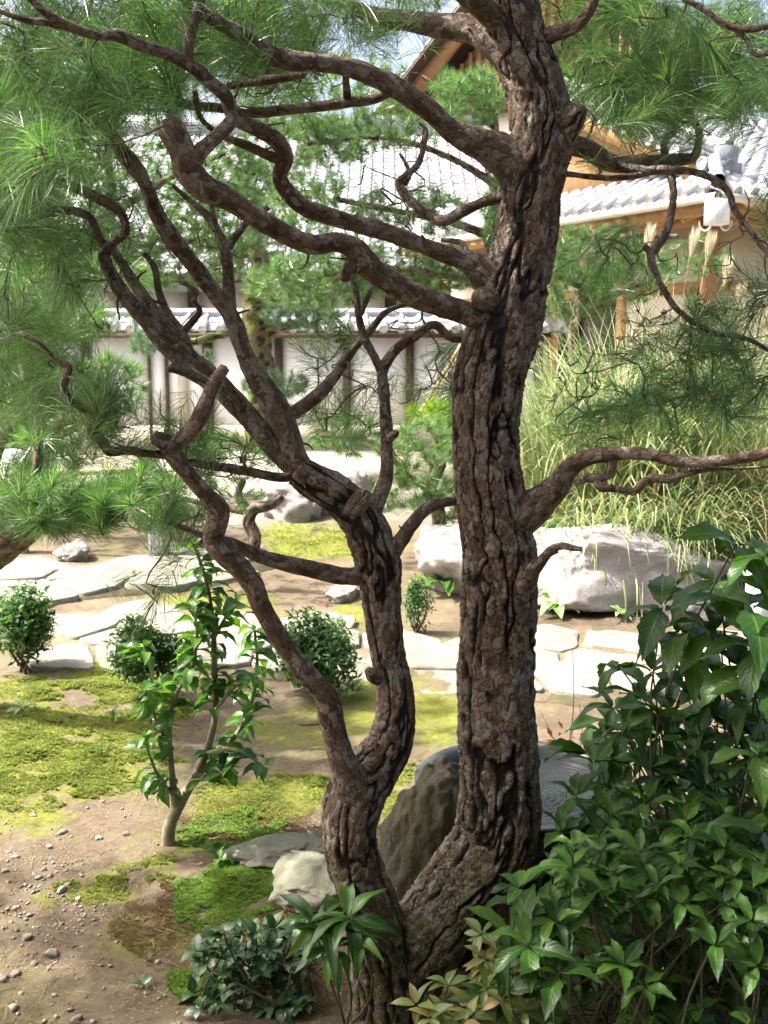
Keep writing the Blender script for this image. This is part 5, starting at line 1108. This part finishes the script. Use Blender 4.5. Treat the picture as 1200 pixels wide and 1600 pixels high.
def whorl(root, base, meshes, pos, axis, n, size, rng, lift=(-.25, .55), nm='leaf'):
    axis = axis/np.linalg.norm(axis); ref = np.array([0, 1.0, 0]) if abs(axis[1]) < .8 else np.array([1.0, 0, 0])
    u = np.cross(axis, ref); u /= np.linalg.norm(u); v = np.cross(axis, u); a0 = rng.uniform(0, 6.28)
    for i in range(n):
        a = a0+2*math.pi*i/n+rng.normal()*.22; l = rng.uniform(*lift); d = (u*math.cos(a)+v*math.sin(a))*math.cos(l)+axis*math.sin(l)
        put_leaf(root, base, meshes[int(rng.integers(len(meshes)))], pos+d*size*.06, d, size*rng.uniform(.7, 1.12), rng.normal()*.25, nm)
def whorl_shrub(name, label, gpx, whorls, meshes, seed, nl=(5, 8), feet=3, spreadr=.12, cat='shrub', lower=True, lift=(-.25, .55)):
    """whorls: (px, py, Y, leaf length px). Every leaf is an object, every stem too."""
    rng = np.random.default_rng(seed); base = np.array(gpx, float); base[2] = gz(base[0], base[1]); root = empty(name, base); tag(root, label, cat)
    for px, py, Y, lp in whorls:
        q, s = W(px, py, Y); sz = lp*s/FPX; f = base+np.array([rng.uniform(-1, 1)*spreadr, rng.uniform(-1, 1)*spreadr, -.01])
        d, c = stem(root, base, f, q, .0035, .0018, rng, bow=.10)
        ax = d*.5+np.array([0, -.25, .75])+rng.normal(size=3)*.18
        whorl(STEM[0], base, meshes, q, ax, int(rng.integers(nl[0], nl[1])), sz, rng, lift)
        if lower and rng.random() < .75:
            for t in (.82, .68):
                p = c[int(t*(len(c)-1))]
                for k in range(2):
                    a = rng.uniform(0, 6.28); put_leaf(STEM[0], base, meshes[int(rng.integers(len(meshes)))], p, (math.cos(a), math.sin(a), rng.uniform(-.1, .5)), sz*rng.uniform(.7, 1.0), rng.normal()*.3)
    return root
rs = np.random.default_rng(55)
def scatter(boxpx, n, Yr, lp):
    x0, x1, y0, y1 = boxpx; out = []; tries = 0
    while len(out) < n and tries < 4000:
        tries += 1; q = (rs.uniform(x0, x1), rs.uniform(y0, y1))
        if all(math.hypot(q[0]-o[0], q[1]-o[1]) > 24 for o in out): out.append((q[0], q[1], rs.uniform(*Yr), rs.uniform(*lp)))
    return out
# low toothed shrub in front of the right trunk
wA = [(812, 1388, 1.72, 64), (826, 1478, 1.66, 72), (905, 1362, 1.78, 50), (958, 1366, 1.78, 46), (975, 1508, 1.62, 50), (1008, 1540, 1.6, 55), (1118, 1478, 1.62, 60), (1066, 1412, 1.7, 52), (1000, 1332, 1.82, 52), (940, 1330, 1.85, 48), (1062, 1352, 1.78, 50), (1012, 1402, 1.74, 48), (1130, 1412, 1.7, 50), (1175, 1440, 1.66, 56), (1150, 1372, 1.75, 52), (868, 1440, 1.7, 60), (925, 1425, 1.75, 55), (872, 1520, 1.62, 84), (1185, 1510, 1.6, 60), (1100, 1330, 1.85, 50)]+scatter((880, 1220, 1300, 1460), 22, (1.72, 1.9), (40, 54))
whorl_shrub('toothed_shrub', 'low shrub of toothed dark green leaf whorls at the foot of the pine', (.50, 1.86, 0), wA, LF_toothed, 301)
wA2 = [(880, 1300, 1.95, 60), (900, 1245, 2.05, 60), (955, 1275, 2.0, 60), (1010, 1255, 2.0, 62), (1070, 1290, 1.95, 60), (1130, 1290, 1.95, 60), (1180, 1330, 1.9, 62), (930, 1190, 2.12, 58), (985, 1195, 2.1, 60), (1045, 1215, 2.1, 62), (1100, 1230, 2.05, 62), (1160, 1225, 2.05, 64), (975, 1140, 2.15, 56), (1210, 1270, 2.0, 64), (1040, 1330, 1.95, 55), (1000, 1300, 2.05, 60), (960, 1230, 2.1, 54)]
whorl_shrub('glossy_shrub', 'dense glossy shrub with pointed leaves hiding the rim of the water tub', (.78, 2.15, 0), wA2, LF_toothed, 302)
wB = [(1000, 1095, 2.2, 70), (1050, 1110, 2.2, 74), (1075, 1050, 2.25, 74), (960, 1105, 2.25, 62), (1110, 1120, 2.15, 76), (1030, 1150, 2.15, 70), (1090, 1170, 2.1, 74), (1150, 1150, 2.1, 80), (1120, 1060, 2.2, 80), (1180, 1090, 2.1, 84), (1020, 1050, 2.25, 64), (1175, 1185, 2.05, 80), (945, 1150, 2.2, 56), (1210, 1140, 2.05, 84), (1085, 1110, 2.3, 70)]
whorl_shrub('upright_shrub', 'upright shrub with long smooth shining leaves above the toothed shrubs', (.92, 2.32, 0), wB, LF_long+LF_toothed[:1], 303)
wC = [(1120, 905, 2.1, 112), (1150, 850, 2.05, 100), (1035, 948, 2.15, 84), (968, 1042, 2.2, 66), (1060, 990, 2.15, 90), (1125, 985, 2.1, 105), (1170, 950, 2.0, 110), (1190, 1010, 2.0, 110), (1200, 1080, 1.95, 110), (1195, 870, 1.95, 100), (1090, 1010, 2.2, 84), (1185, 1180, 1.9, 100), (1195, 1300, 1.85, 100), (1210, 1400, 1.75, 90), (1160, 1040, 2.05, 95)]
whorl_shrub('hydrangea', 'tall broad-leaved hydrangea with toothed leaves rising beside the long boulder', (1.02, 2.25, 0), wC, LF_broad, 304, nl=(4, 6), lift=(-.4, .35))
# thick understorey behind and below the shrubs
wD = scatter((790, 1260, 1350, 1640), 56, (1.75, 2.15), (60, 95)); wE = scatter((900, 1260, 1120, 1420), 44, (2.2, 2.7), (60, 95))
whorl_shrub('shaded_shrub', 'shaded understorey shrub under the toothed shrub, in the dark corner', (.62, 2.0, 0), wD, LF_toothed, 305, nl=(4, 6), spreadr=.3, lift=(-.5, .3), lower=False)
whorl_shrub('rear_shrub', 'dark leafy shrub behind the glossy shrub, right of the water tub', (1.0, 2.55, 0), wE, LF_toothed, 306, nl=(5, 7), spreadr=.25, lower=False)

# long-leaved seedling by the left trunk
whorl_shrub('long_leaved_seedling', 'seedling with long drooping pale-ribbed leaves leaning on the left pine trunk', (-.10, 2.06, 0), [(510, 1455, 1.98, 78), (545, 1435, 1.98, 74), (492, 1440, 2.0, 70), (560, 1465, 1.96, 62), (520, 1480, 1.96, 66)], LF_long, 310, nl=(7, 10), spreadr=.03, lower=False, lift=(-.35, .6))
# dark round-leaved shrub
wR = [(rs.uniform(290, 500), rs.uniform(1435, 1575), rs.uniform(2.13, 2.3), rs.uniform(20, 29)) for _ in range(90)]
wR = [q for q in wR if ((q[0]-405)/110)**2+((q[1]-1490)/62)**2 < 1]+[(300, 1552, 2.2, 30), (330, 1562, 2.18, 28), (345, 1490, 2.25, 30), (320, 1505, 2.25, 28)]
wR = wR[-30:]+[(rs.uniform(300, 490), rs.uniform(1545, 1590), rs.uniform(2.12, 2.2), rs.uniform(20, 27)) for _ in range(14)]+[(rs.normal(400, 50), rs.normal(1505, 28), rs.uniform(2.13, 2.24), rs.uniform(21, 28)) for _ in range(26)]
whorl_shrub('round_leaved_shrub', 'small shrub with glossy dark rounded leaves on the mossy slope', (-.30, 2.30, 0), wR, LF_round, 311, nl=(5, 8), lower=False, spreadr=.14, lift=(-.2, .8))
def little(name, label, px, py, meshes, n, lp, seed, lift=(.1, .7), cat='seedling'):
    rng = np.random.default_rng(seed); g = G(px, py); g[2] = gz(g[0], g[1]); root = empty(name, g); tag(root, label, cat); s = g[1]/CT; q = g+np.array([0, 0, lp*.35*s/FPX])
    stem(root, g, g, q, .0018, .0012, rng); whorl(STEM[0], g, meshes, q, np.array([0, -.2, 1.0]), n, lp*s/FPX, rng, lift)
little('seedling', 'tiny two-leaved seedling in the moss beside the round-leaved shrub', 224, 1538, LF_round, 3, 22, 320)
little('seedling', 'pale toothed seedling above the flat greenish rock', 342, 1350, LF_cam, 4, 30, 321)
little('seedling', 'small rosette growing alone on the bright moss carpet', 35, 1122, LF_hosta, 5, 22, 322)
little('seedling', 'tiny seedling at the corner of the bright moss carpet by the sapling', 180, 1135, LF_cam, 4, 20, 323)
# nandina
def nandina():
    rng = np.random.default_rng(330); base = np.array([.17, 1.86, 0]); base[2] = gz(base[0], base[1]); root = empty('nandina', base); tag(root, 'reddish green nandina sprays at the foot of the pine trunk', 'shrub')
    tips = [(650, 1570, 1.72), (700, 1540, 1.78), (672, 1590, 1.7), (760, 1500, 1.78), (785, 1560, 1.72), (752, 1460, 1.82), (735, 1590, 1.7), (800, 1520, 1.76), (760, 1545, 1.74), (720, 1600, 1.68), (820, 1580, 1.7), (690, 1615, 1.68), (770, 1475, 1.85)]
    for px, py, Y in tips:
        q, s = W(px, py, Y); d, c = stem(root, base, base+rng.normal(size=3)*np.array([.03, .03, 0]), q, .0022, .001, rng, bow=.12)
        whorl(STEM[0], base, LF_nan, q, d+np.array([0, -.3, .4]), 5, 38*s/FPX, rng, (-.2, .4))
        for t in (4, 5):
            for k in range(3):
                a = rng.uniform(0, 6.28); put_leaf(STEM[0], base, LF_nan[k % 2], c[t], (math.cos(a), math.sin(a)*.6-.2, rng.uniform(-.1, .4)), 32*s/FPX, rng.normal()*.3)
nandina()
# sapling on the dirt path
def sapling():
    rng = np.random.default_rng(340); g = G(262, 1316); Y = g[1]; base = np.array([g[0], Y, gz(g[0], Y)]); root = empty('sapling', base); tag(root, 'slender young sapling with toothed green leaves growing from the dirt path', 'sapling')
    chains = [[(262, 1322, 11, Y), (265, 1290, 10, Y), (280, 1258, 9, Y), (302, 1218, 7, Y+.02), (322, 1175, 6, Y+.03), (336, 1120, 5, Y+.03), (335, 1050, 5, Y+.02), (333, 980, 4, Y), (325, 920, 3, Y), (310, 870, 2.5, Y-.02), (300, 848, 2, Y-.03)],
              [(276, 1262, 8, Y), (270, 1225, 6, Y-.02), (266, 1180, 5, Y-.03), (264, 1130, 5, Y-.04), (275, 1085, 4, Y-.05), (300, 1040, 3, Y-.05), (308, 990, 2.5, Y-.05), (302, 950, 2, Y-.05)],
              [(302, 1218, 6, Y+.02), (340, 1180, 4, Y+.05), (375, 1140, 4, Y+.08), (395, 1090, 3, Y+.1), (402, 1040, 2.5, Y+.1), (398, 985, 2, Y+.1)],
              [(280, 1252, 4, Y), (252, 1220, 3, Y-.05), (235, 1185, 2, Y-.08), (225, 1150, 1.8, Y-.1)], [(270, 1170, 3, Y), (245, 1130, 2.5, Y-.06), (232, 1080, 2, Y-.08)],
              [(322, 1178, 4, Y), (360, 1170, 3, Y-.05), (395, 1185, 2, Y-.06), (412, 1198, 1.5, Y-.06)], [(336, 1110, 3, Y), (370, 1070, 3, Y-.04), (400, 1060, 2, Y-.05)], [(264, 1135, 3, Y), (240, 1060, 2, Y+.04), (225, 1010, 2, Y+.05)],
              [(300, 1220, 3, Y), (330, 1215, 2.5, Y-.08), (360, 1200, 2, Y-.1)], [(333, 1000, 3, Y), (355, 960, 2.5, Y), (372, 930, 2, Y)], [(268, 1210, 3, Y), (240, 1240, 2, Y-.06), (225, 1232, 1.5, Y-.08)]]
    nl = 0
    for k, ch in enumerate(chains):
        p = spline(px_rows(ch), .017); st_o = obj('stem' if k else 'trunk', tubes_mesh('stem', [p], 9, base), M_sapling, root)
        L = np.linalg.norm(p[-1, :3]-p[0, :3]); n0 = int(len(p)*(.48 if k < 2 else .15))
        for i in range(n0, len(p), 1):
          for _ in range(3 if k < 3 else 2):
            if rng.random() > (.75 if k < 3 else .7) or nl > 297: continue
            a = rng.uniform(0, 6.28); d = np.array([math.cos(a), math.sin(a), rng.uniform(-.5, .35)]); st0 = p[i, :3]; q = st0+d/np.linalg.norm(d)*.012
            put_leaf(st_o, base, LF_cam[nl % 2], q-d*.008, d, rng.uniform(.052, .088), rng.normal()*.35); nl += 1
        whorl(st_o, base, LF_cam, p[-1, :3], p[-1, :3]-p[-3, :3], 3, .055, rng)
sapling()

# round clipped shrubs: leaves too small to pick apart are joined
def leaf_cloud(name, pts, nrm, size, rng, mat, parent, off, ratio=.42):
    K = len(pts); d = np.cross(nrm, rng.normal(size=(K, 3))); d /= np.linalg.norm(d, axis=1)[:, None]; d = d+nrm*.35; d /= np.linalg.norm(d, axis=1)[:, None]
    s = np.cross(d, nrm); s /= np.linalg.norm(s, axis=1)[:, None]; up = np.cross(s, d); L = (size*rng.uniform(.7, 1.25, K))[:, None]; w_ = L*ratio*.5
    V = np.stack([pts, pts+d*L*.45-s*w_+up*L*.06, pts+d*L*.5+up*L*.02, pts+d*L*.45+s*w_+up*L*.06, pts+d*L-up*L*.08], 1).reshape(-1, 3)
    i = np.arange(K)[:, None]*5
    return stuff(obj(name, new_mesh(name, V-off, [np.concatenate([i+np.array([[0, 2, 1]]), i+np.array([[0, 3, 2]]), i+np.array([[1, 2, 4]]), i+np.array([[2, 3, 4]])])], False), mat, parent))
def round_shrub(label, px, ptop, pbase, rpx, seed, n=1500, size=.035, mat=None, name='round_shrub', squash=1.0, stems=9):
    rng = np.random.default_rng(seed); g = G(px, pbase); z0 = gz(g[0], g[1]); s = g[1]/CT; base = np.array([g[0], g[1], z0]); top = P(px, ptop, g[1])[2]; R_ = rpx*s/FPX
    hz = (top-z0)/2; c = base+np.array([0, 0, hz+.02]); root = empty(name, base); tag(root, label, 'shrub')
    for k in range(stems):
        a = rng.uniform(0, 6.28); q = c+np.array([math.cos(a)*R_*.6, math.sin(a)*R_*.6, rng.uniform(-.2, .5)*hz]); stem(root, base, base+rng.normal(size=3)*np.array([.02, .02, 0]), q, .006, .002, rng, M_twig)
    q = rng.normal(size=(n, 3)); q /= np.linalg.norm(q, axis=1)[:, None]; nrm = q.copy(); lump = 1+.35*fbm(q*2.6+seed, 3, seed); rad = (rng.random(n)**.33)*lump
    sub = rng.normal(size=(11, 3)); sub /= np.linalg.norm(sub, axis=1)[:, None]; sub *= rng.uniform(.25, .72, (11, 1)); ssz = rng.uniform(.38, .62, 11); pick = rng.integers(0, 11, n)
    pts = c+(sub[pick]+q*(rad*ssz[pick])[:, None])*np.array([R_, R_*.9, hz*squash]); pts[:, 2] = np.maximum(pts[:, 2], z0+.01)
    nn = nrm*.6+np.array([0, 0, .6])+rng.normal(size=(n, 3))*.45; nn /= np.linalg.norm(nn, axis=1)[:, None]
    leaf_cloud('foliage', pts, nn, size, rng, mat or M_leaf_shrub, root, base)
round_shrub('loose dark shrub beside the stone path, nearest the bright moss carpet', 38, 920, 1052, 60, 401, 3200, .036)
round_shrub('compact rounded shrub behind the young sapling', 238, 962, 1095, 58, 402, 3600, .034)
round_shrub('rounded glossy shrub between the sapling and the left pine trunk', 492, 960, 1090, 66, 403, 4000, .034)
round_shrub('small feathery grey-green bush beside the stone path between the pine trunks', 652, 895, 990, 30, 404, 1500, .022, M_leaf_shrub, 'feathery_bush')
round_shrub('bright low bush at the end of the long boulder, under the grass', 1135, 800, 930, 40, 405, 1500, .03, M_leaf_tree, 'low_bush')
little('leafy_seedling', 'upright leafy seedling rising from the rounded glossy shrub', 470, 1075, LF_cam, 5, 40, 407)
little('fern', 'small fern tuft under the rounded glossy shrub by the left trunk', 552, 1098, LF_hosta, 8, 34, 408)
little('hosta', 'green leafy rosette in front of the sunlit rounded boulder', 695, 930, LF_cam, 12, 48, 409, cat='plant')
little('hosta', 'taller leaf rosette touching the rounded boulder', 712, 912, LF_cam, 9, 42, 410, cat='plant')
little('hosta', 'pale green rosette under the hollow of the long boulder', 868, 962, LF_hosta, 10, 46, 411, cat='plant')
little('hosta', 'second pale rosette against the foot of the long boulder', 898, 955, LF_hosta, 9, 42, 412, cat='plant')
little('hosta', 'flat pale rosette on the bare soil before the long boulder', 968, 972, LF_hosta, 7, 26, 413, cat='plant')
def red_weed(px, py, label, seed):
    rng = np.random.default_rng(seed); g = G(px, py); g[2] = gz(g[0], g[1]); root = empty('red_weed', g); tag(root, label, 'weed')
    for k in range(9): stem(root, g, g, g+np.array([rng.uniform(-.12, .12), rng.uniform(-.03, .03), rng.uniform(.06, .22)]), .0016, .0007, rng, M_redstem, .1)
M_redstem = simple_mat('red_stem', [(.3, (.20, .06, .05)), (.7, (.32, .12, .09))], 40, .7, 0)
red_weed(945, 962, 'wiry reddish weed against the face of the long boulder', 415)
def autumn_plant():
    rng = np.random.default_rng(417); g = P(885, 1170, 3.35); g[2] = gz(g[0], g[1]); root = empty('autumn_plant', g); tag(root, 'orange and pale leaved plant behind the water tub', 'plant')
    for k in range(10): stem(root, g, g, g+np.array([rng.uniform(-.22, .22), rng.uniform(-.08, .08), rng.uniform(.15, .34)]), .002, .001, rng, M_twig)
    q = rng.normal(size=(46, 3))*np.array([.10, .05, .04])+g+np.array([.04, 0, .14]); n_ = rng.normal(size=(46, 3))+np.array([0, 0, 1]); n_ /= np.linalg.norm(n_, axis=1)[:, None]
    leaf_cloud('foliage', q, n_, .035, rng, M_leaf_red, root, g)
    a = g+np.array([-.02, 0, 0]); stem(root, g, a, a+np.array([.03, 0, .52]), .003, .0012, rng, M_twig, nm='bare_stem')
autumn_plant()

# ------------------------------------------------------------------ silver grass
def blades(n, c, spread, Lr, lean, wd, rng, seg=7, droop=1.0):
    a = rng.uniform(0, 2*np.pi, n); r = np.sqrt(rng.random(n))*spread; root = np.stack([c[0]+r*np.cos(a), c[1]+r*np.sin(a)*.7, np.full(n, c[2])], -1)
    az = a+rng.normal(size=n)*.7; L = rng.uniform(*Lr, n); ln = np.abs(rng.normal(size=n))*lean+.06; h = np.stack([np.cos(az), np.sin(az), np.zeros(n)], -1); sd = np.stack([-np.sin(az), np.cos(az), np.zeros(n)], -1)
    th0 = ln*.35; k = droop*rng.uniform(.8, 2.3, n); pos = root.copy(); out = []; s = np.linspace(0, 1, seg)
    for i in range(seg):
        w_ = wd*(1-s[i]**2.2)*rng.uniform(.9, 1.1, n)+.0006; out.append(pos-sd*w_[:, None]); out.append(pos+sd*w_[:, None]); th = np.minimum(th0+ln*.6*s[i]+k*s[i]**2.2, 2.9); pos = pos+(h*np.sin(th)[:, None]+np.array([0, 0, 1.0])*np.cos(th)[:, None])*(L/seg)[:, None]
    V = np.stack(out, 1); F = np.concatenate([np.array([[2*i, 2*i+1, 2*i+3, 2*i+2]]) for i in range(seg-1)]); i0 = (np.arange(n)*2*seg)[:, None, None]
    return V.reshape(-1, 3), (i0+F[None]).reshape(-1, 4)
def silver_grass(label, px, Y, n, spread, hgt, seed, plumes):
    rng = np.random.default_rng(seed); x = P(px, 800, Y)[0]; base = np.array([x, Y, gz(x, Y)]); root = empty('silver_grass', base); tag(root, label, 'grass', None)
    lo = hgt < 1.2; v, f = blades(n, base, spread, (hgt*.7, hgt*1.15), .9 if lo else .5, .006, rng, droop=1.5 if lo else 1.0); stuff(obj('blades', new_mesh('blades', v-base, [f]), M_grass, root))
    v, f = blades(n//4, base, spread*1.05, (hgt*.45, hgt*.9), .9, .005, rng, droop=1.5); stuff(obj('dry_blades', new_mesh('dry_blades', v-base, [f]), M_straw, root))
    for ppx, ppy in plumes:
        q = P(ppx, ppy+42, Y+rng.uniform(-.3, .3)); d, c = stem(root, base, base+rng.normal(size=3)*np.array([spread*.4, spread*.3, 0]), q, .004, .002, rng, M_straw, .03, 'culm')
        m = 110; t = rng.random(m); st0 = q+np.array([.15, 0, 1.0])*(t*.13)[:, None]-np.array([0, 0, .05]); az = rng.uniform(0, 6.28, m); dv = np.stack([np.cos(az)*.26+.18, np.sin(az)*.26, np.ones(m)], -1); dv /= np.linalg.norm(dv, axis=1)[:, None]; ln = .19*(1-.35*t)
        sd = np.cross(dv, rng.normal(size=(m, 3))); sd /= np.linalg.norm(sd, axis=1)[:, None]; sd *= .0014
        V = np.stack([st0-sd*.6, st0+sd*.6, st0+dv*ln[:, None]*.6+sd, st0+dv*ln[:, None]*.6-sd, st0+dv*ln[:, None]], 1).reshape(-1, 3); i = np.arange(m)[:, None]*5
        obj('plume', new_mesh('plume', V-base, [i+np.array([[0, 1, 2, 3]]), i+np.array([[3, 2, 4]])], False), M_plume, root)
silver_grass('tall silver grass clump with pale plumes behind the long boulder', 1000, 6.9, 800, .5, 2.05, 501, [(1008, 350), (1078, 355), (1103, 362), (1092, 470), (1130, 400)])
silver_grass('silver grass clump nearest the pine trunk with dry straw coloured blades', 895, 7.0, 600, .42, 1.75, 502, [(870, 610), (980, 520), (940, 560)])
silver_grass('silver grass clump behind the low bush at the end of the long boulder', 1130, 6.8, 700, .45, 2.0, 503, [(1150, 440), (1190, 470), (1160, 700)])
silver_grass('short arching grass skirt hanging over the back of the long boulder', 960, 6.4, 900, .45, .95, 504, [])
silver_grass('arching grass tuft with bleached ends beside the low bush', 1085, 6.4, 700, .38, 1.0, 505, [(1145, 745)])

# ------------------------------------------------------------------ moss sprigs (uncountable)
def moss(name, label, blobs, n, size, mat, seed, thr=.35):
    rng = np.random.default_rng(seed); pts = []
    for px, py, rx, ry, s in blobs:
        m = int(n*s*rx*ry/sum(b[2]*b[3]*b[4] for b in blobs)); a = rng.uniform(0, 6.28, m); q = np.sqrt(rng.random(m))*1.15; pts.append(np.array([G(px+rx*q[i]*math.cos(a[i]), py+ry*q[i]*math.sin(a[i]))[:2] for i in range(m)]))
    p = np.concatenate(pts); f3 = np.stack([p[:, 0], p[:, 1], np.zeros(len(p))], -1); d = blob_field(p[:, 0], p[:, 1], blobs)*(1+.6*fbm(f3*5, 4, 21)+.45*fbm(f3*16, 3, 23)); k = (d+.25*fbm(f3*18, 2, 77)) > thr; p = p[k]; f3 = f3[k]
    z = ground_h(p[:, 0], p[:, 1]); K = len(p); S = size*rng.uniform(.6, 1.4, K)*(1+.5*fbm(f3*9, 2, 5)); az0 = rng.uniform(0, 6.28, K); V = []; lean = rng.normal(size=(K, 2))*.25
    o_ = np.stack([p[:, 0], p[:, 1], z+S*.35], -1)
    for b in range(5):
        a = az0+b*2*np.pi/5; d3 = np.stack([np.cos(a)+lean[:, 0], np.sin(a)+lean[:, 1], np.full(K, .55)], -1)*S[:, None]*.8; sd = np.stack([-np.sin(a), np.cos(a), np.zeros(K)], -1)*S[:, None]*.26
        V += [o_-sd*.7, o_+sd*.7, o_+d3]
    V = np.stack(V, 1).reshape(-1, 3); i = (np.arange(K)*15)[:, None, None]; F = (i+np.arange(15).reshape(1, 5, 3)).reshape(-1, 3)
    o = obj(name, new_mesh(name, V, [F], False), mat); tag(o, label, 'moss', kind='stuff')
moss('moss_carpet', 'bright yellow-green moss carpet beside the dirt path', MOSS_Y[:3], 24000, .0105, M_moss, 601)
moss('moss_patch', 'yellow-green moss patch beside the left pine trunk', [MOSS_Y[3], MOSS_Y[7], MOSS_Y[8], MOSS_Y[17]], 9000, .007, M_moss, 602, .3)
moss('dark_moss', 'deep green moss around the pale rocks', MOSS_G, 11000, .0105, M_moss_dark, 603)
moss('withered_moss', 'withered brown moss around the flat rock', [(400, 1285, 120, 35, .8), (320, 1440, 130, 60, .7), (240, 1420, 80, 50, .3), (450, 1540, 130, 40, .5)], 15000, .006, M_moss_brown, 604, .22)
moss('mound_moss', 'yellow moss on the low mound before the craggy rock', [MOSS_Y[10], MOSS_Y[11]], 3500, .010, M_moss, 605, .3)

def litter():
    rng = np.random.default_rng(640); n = 2600; px = rng.uniform(-80, 900, n); py = np.where(rng.random(n) < .7, rng.uniform(1230, 1640, n), rng.uniform(1090, 1260, n))
    p = np.array([G(a, b)[:2] for a, b in zip(px, py)]); z = ground_h(p[:, 0], p[:, 1])+.004; a = rng.uniform(0, 6.28, n); L_ = rng.uniform(.02, .055, n); d = np.stack([np.cos(a), np.sin(a), rng.uniform(-.05, .12, n)], -1); sd = np.stack([-np.sin(a), np.cos(a), np.zeros(n)], -1)*.0008
    o_ = np.stack([p[:, 0], p[:, 1], z], -1); V = np.stack([o_-sd, o_+sd, o_+d*L_[:, None]+sd, o_+d*L_[:, None]-sd], 1).reshape(-1, 3); i = np.arange(n)[:, None]*4
    o = obj('needle_litter', new_mesh('needle_litter', V, [i+np.array([[0, 1, 2, 3]])], False), M_straw_dark); tag(o, 'fallen brown pine needles lying over soil and moss', 'litter', kind='stuff')
M_straw_dark = leaf_mat('fallen_needles', (0.08, 0.05, 0.025), (0.16, 0.105, 0.05), (0.27, 0.19, 0.10), .7, .1, (1, 1, 1), 'island', vein=False, spec=.2)
litter()

# ------------------------------------------------------------------ trees beyond the wall
def broad_tree(label, px, Y, top_px, r, seed, n=5200, leaf=.22):
    rng = np.random.default_rng(seed); x = P(px, 600, Y)[0]; base = np.array([x, Y, 0.0]); zt = P(px, top_px, Y)[2]; root = empty('broadleaf_tree', base); tag(root, label, 'tree', None)
    rows = np.array([[x, Y, -.05, .22], [x+.1, Y, zt*.3, .18], [x-.1, Y, zt*.6, .12], [x, Y, zt*.9, .05]]); bark_limb('trunk', rows, root, base, ds=.1, sides=12, mat=M_bark_far, seed=seed)
    clumps = []
    for k in range(26):
        q = rng.normal(size=3); q /= np.linalg.norm(q); c = np.array([x, Y, zt*.64])+q*np.array([r*.8, r*.8, zt*.32])*rng.random()**.4; clumps.append(c)
        if k < 12: stem(root, base, np.array([x, Y, zt*rng.uniform(.25, .55)]), c, .06, .015, rng, M_bark_far, .08, 'limb')
    c = np.array(clumps)[rng.integers(0, len(clumps), n)]; q = rng.normal(size=(n, 3)); q /= np.linalg.norm(q, axis=1)[:, None]; pts = c+q*(rng.random(n)**.35)[:, None]*r*.36
    nn = q*.5+np.array([0, 0, .5])+rng.normal(size=(n, 3))*.5; nn /= np.linalg.norm(nn, axis=1)[:, None]; leaf_cloud('crown', pts, nn, leaf, rng, M_leaf_tree, root, base)
broad_tree('leafy tree beyond the wall at the end of the hall roof', -60, 19, 60, 2.6, 701)
broad_tree('tall leafy tree rising behind the left half of the hall roof', 120, 33, -60, 4.2, 702)
broad_tree('tall leafy tree behind the ridge of the hall roof, beside the gable', 420, 36, 40, 4.0, 703)
broad_tree('leafy tree beyond the tiled house gable', 1330, 22, -40, 3.6, 704)
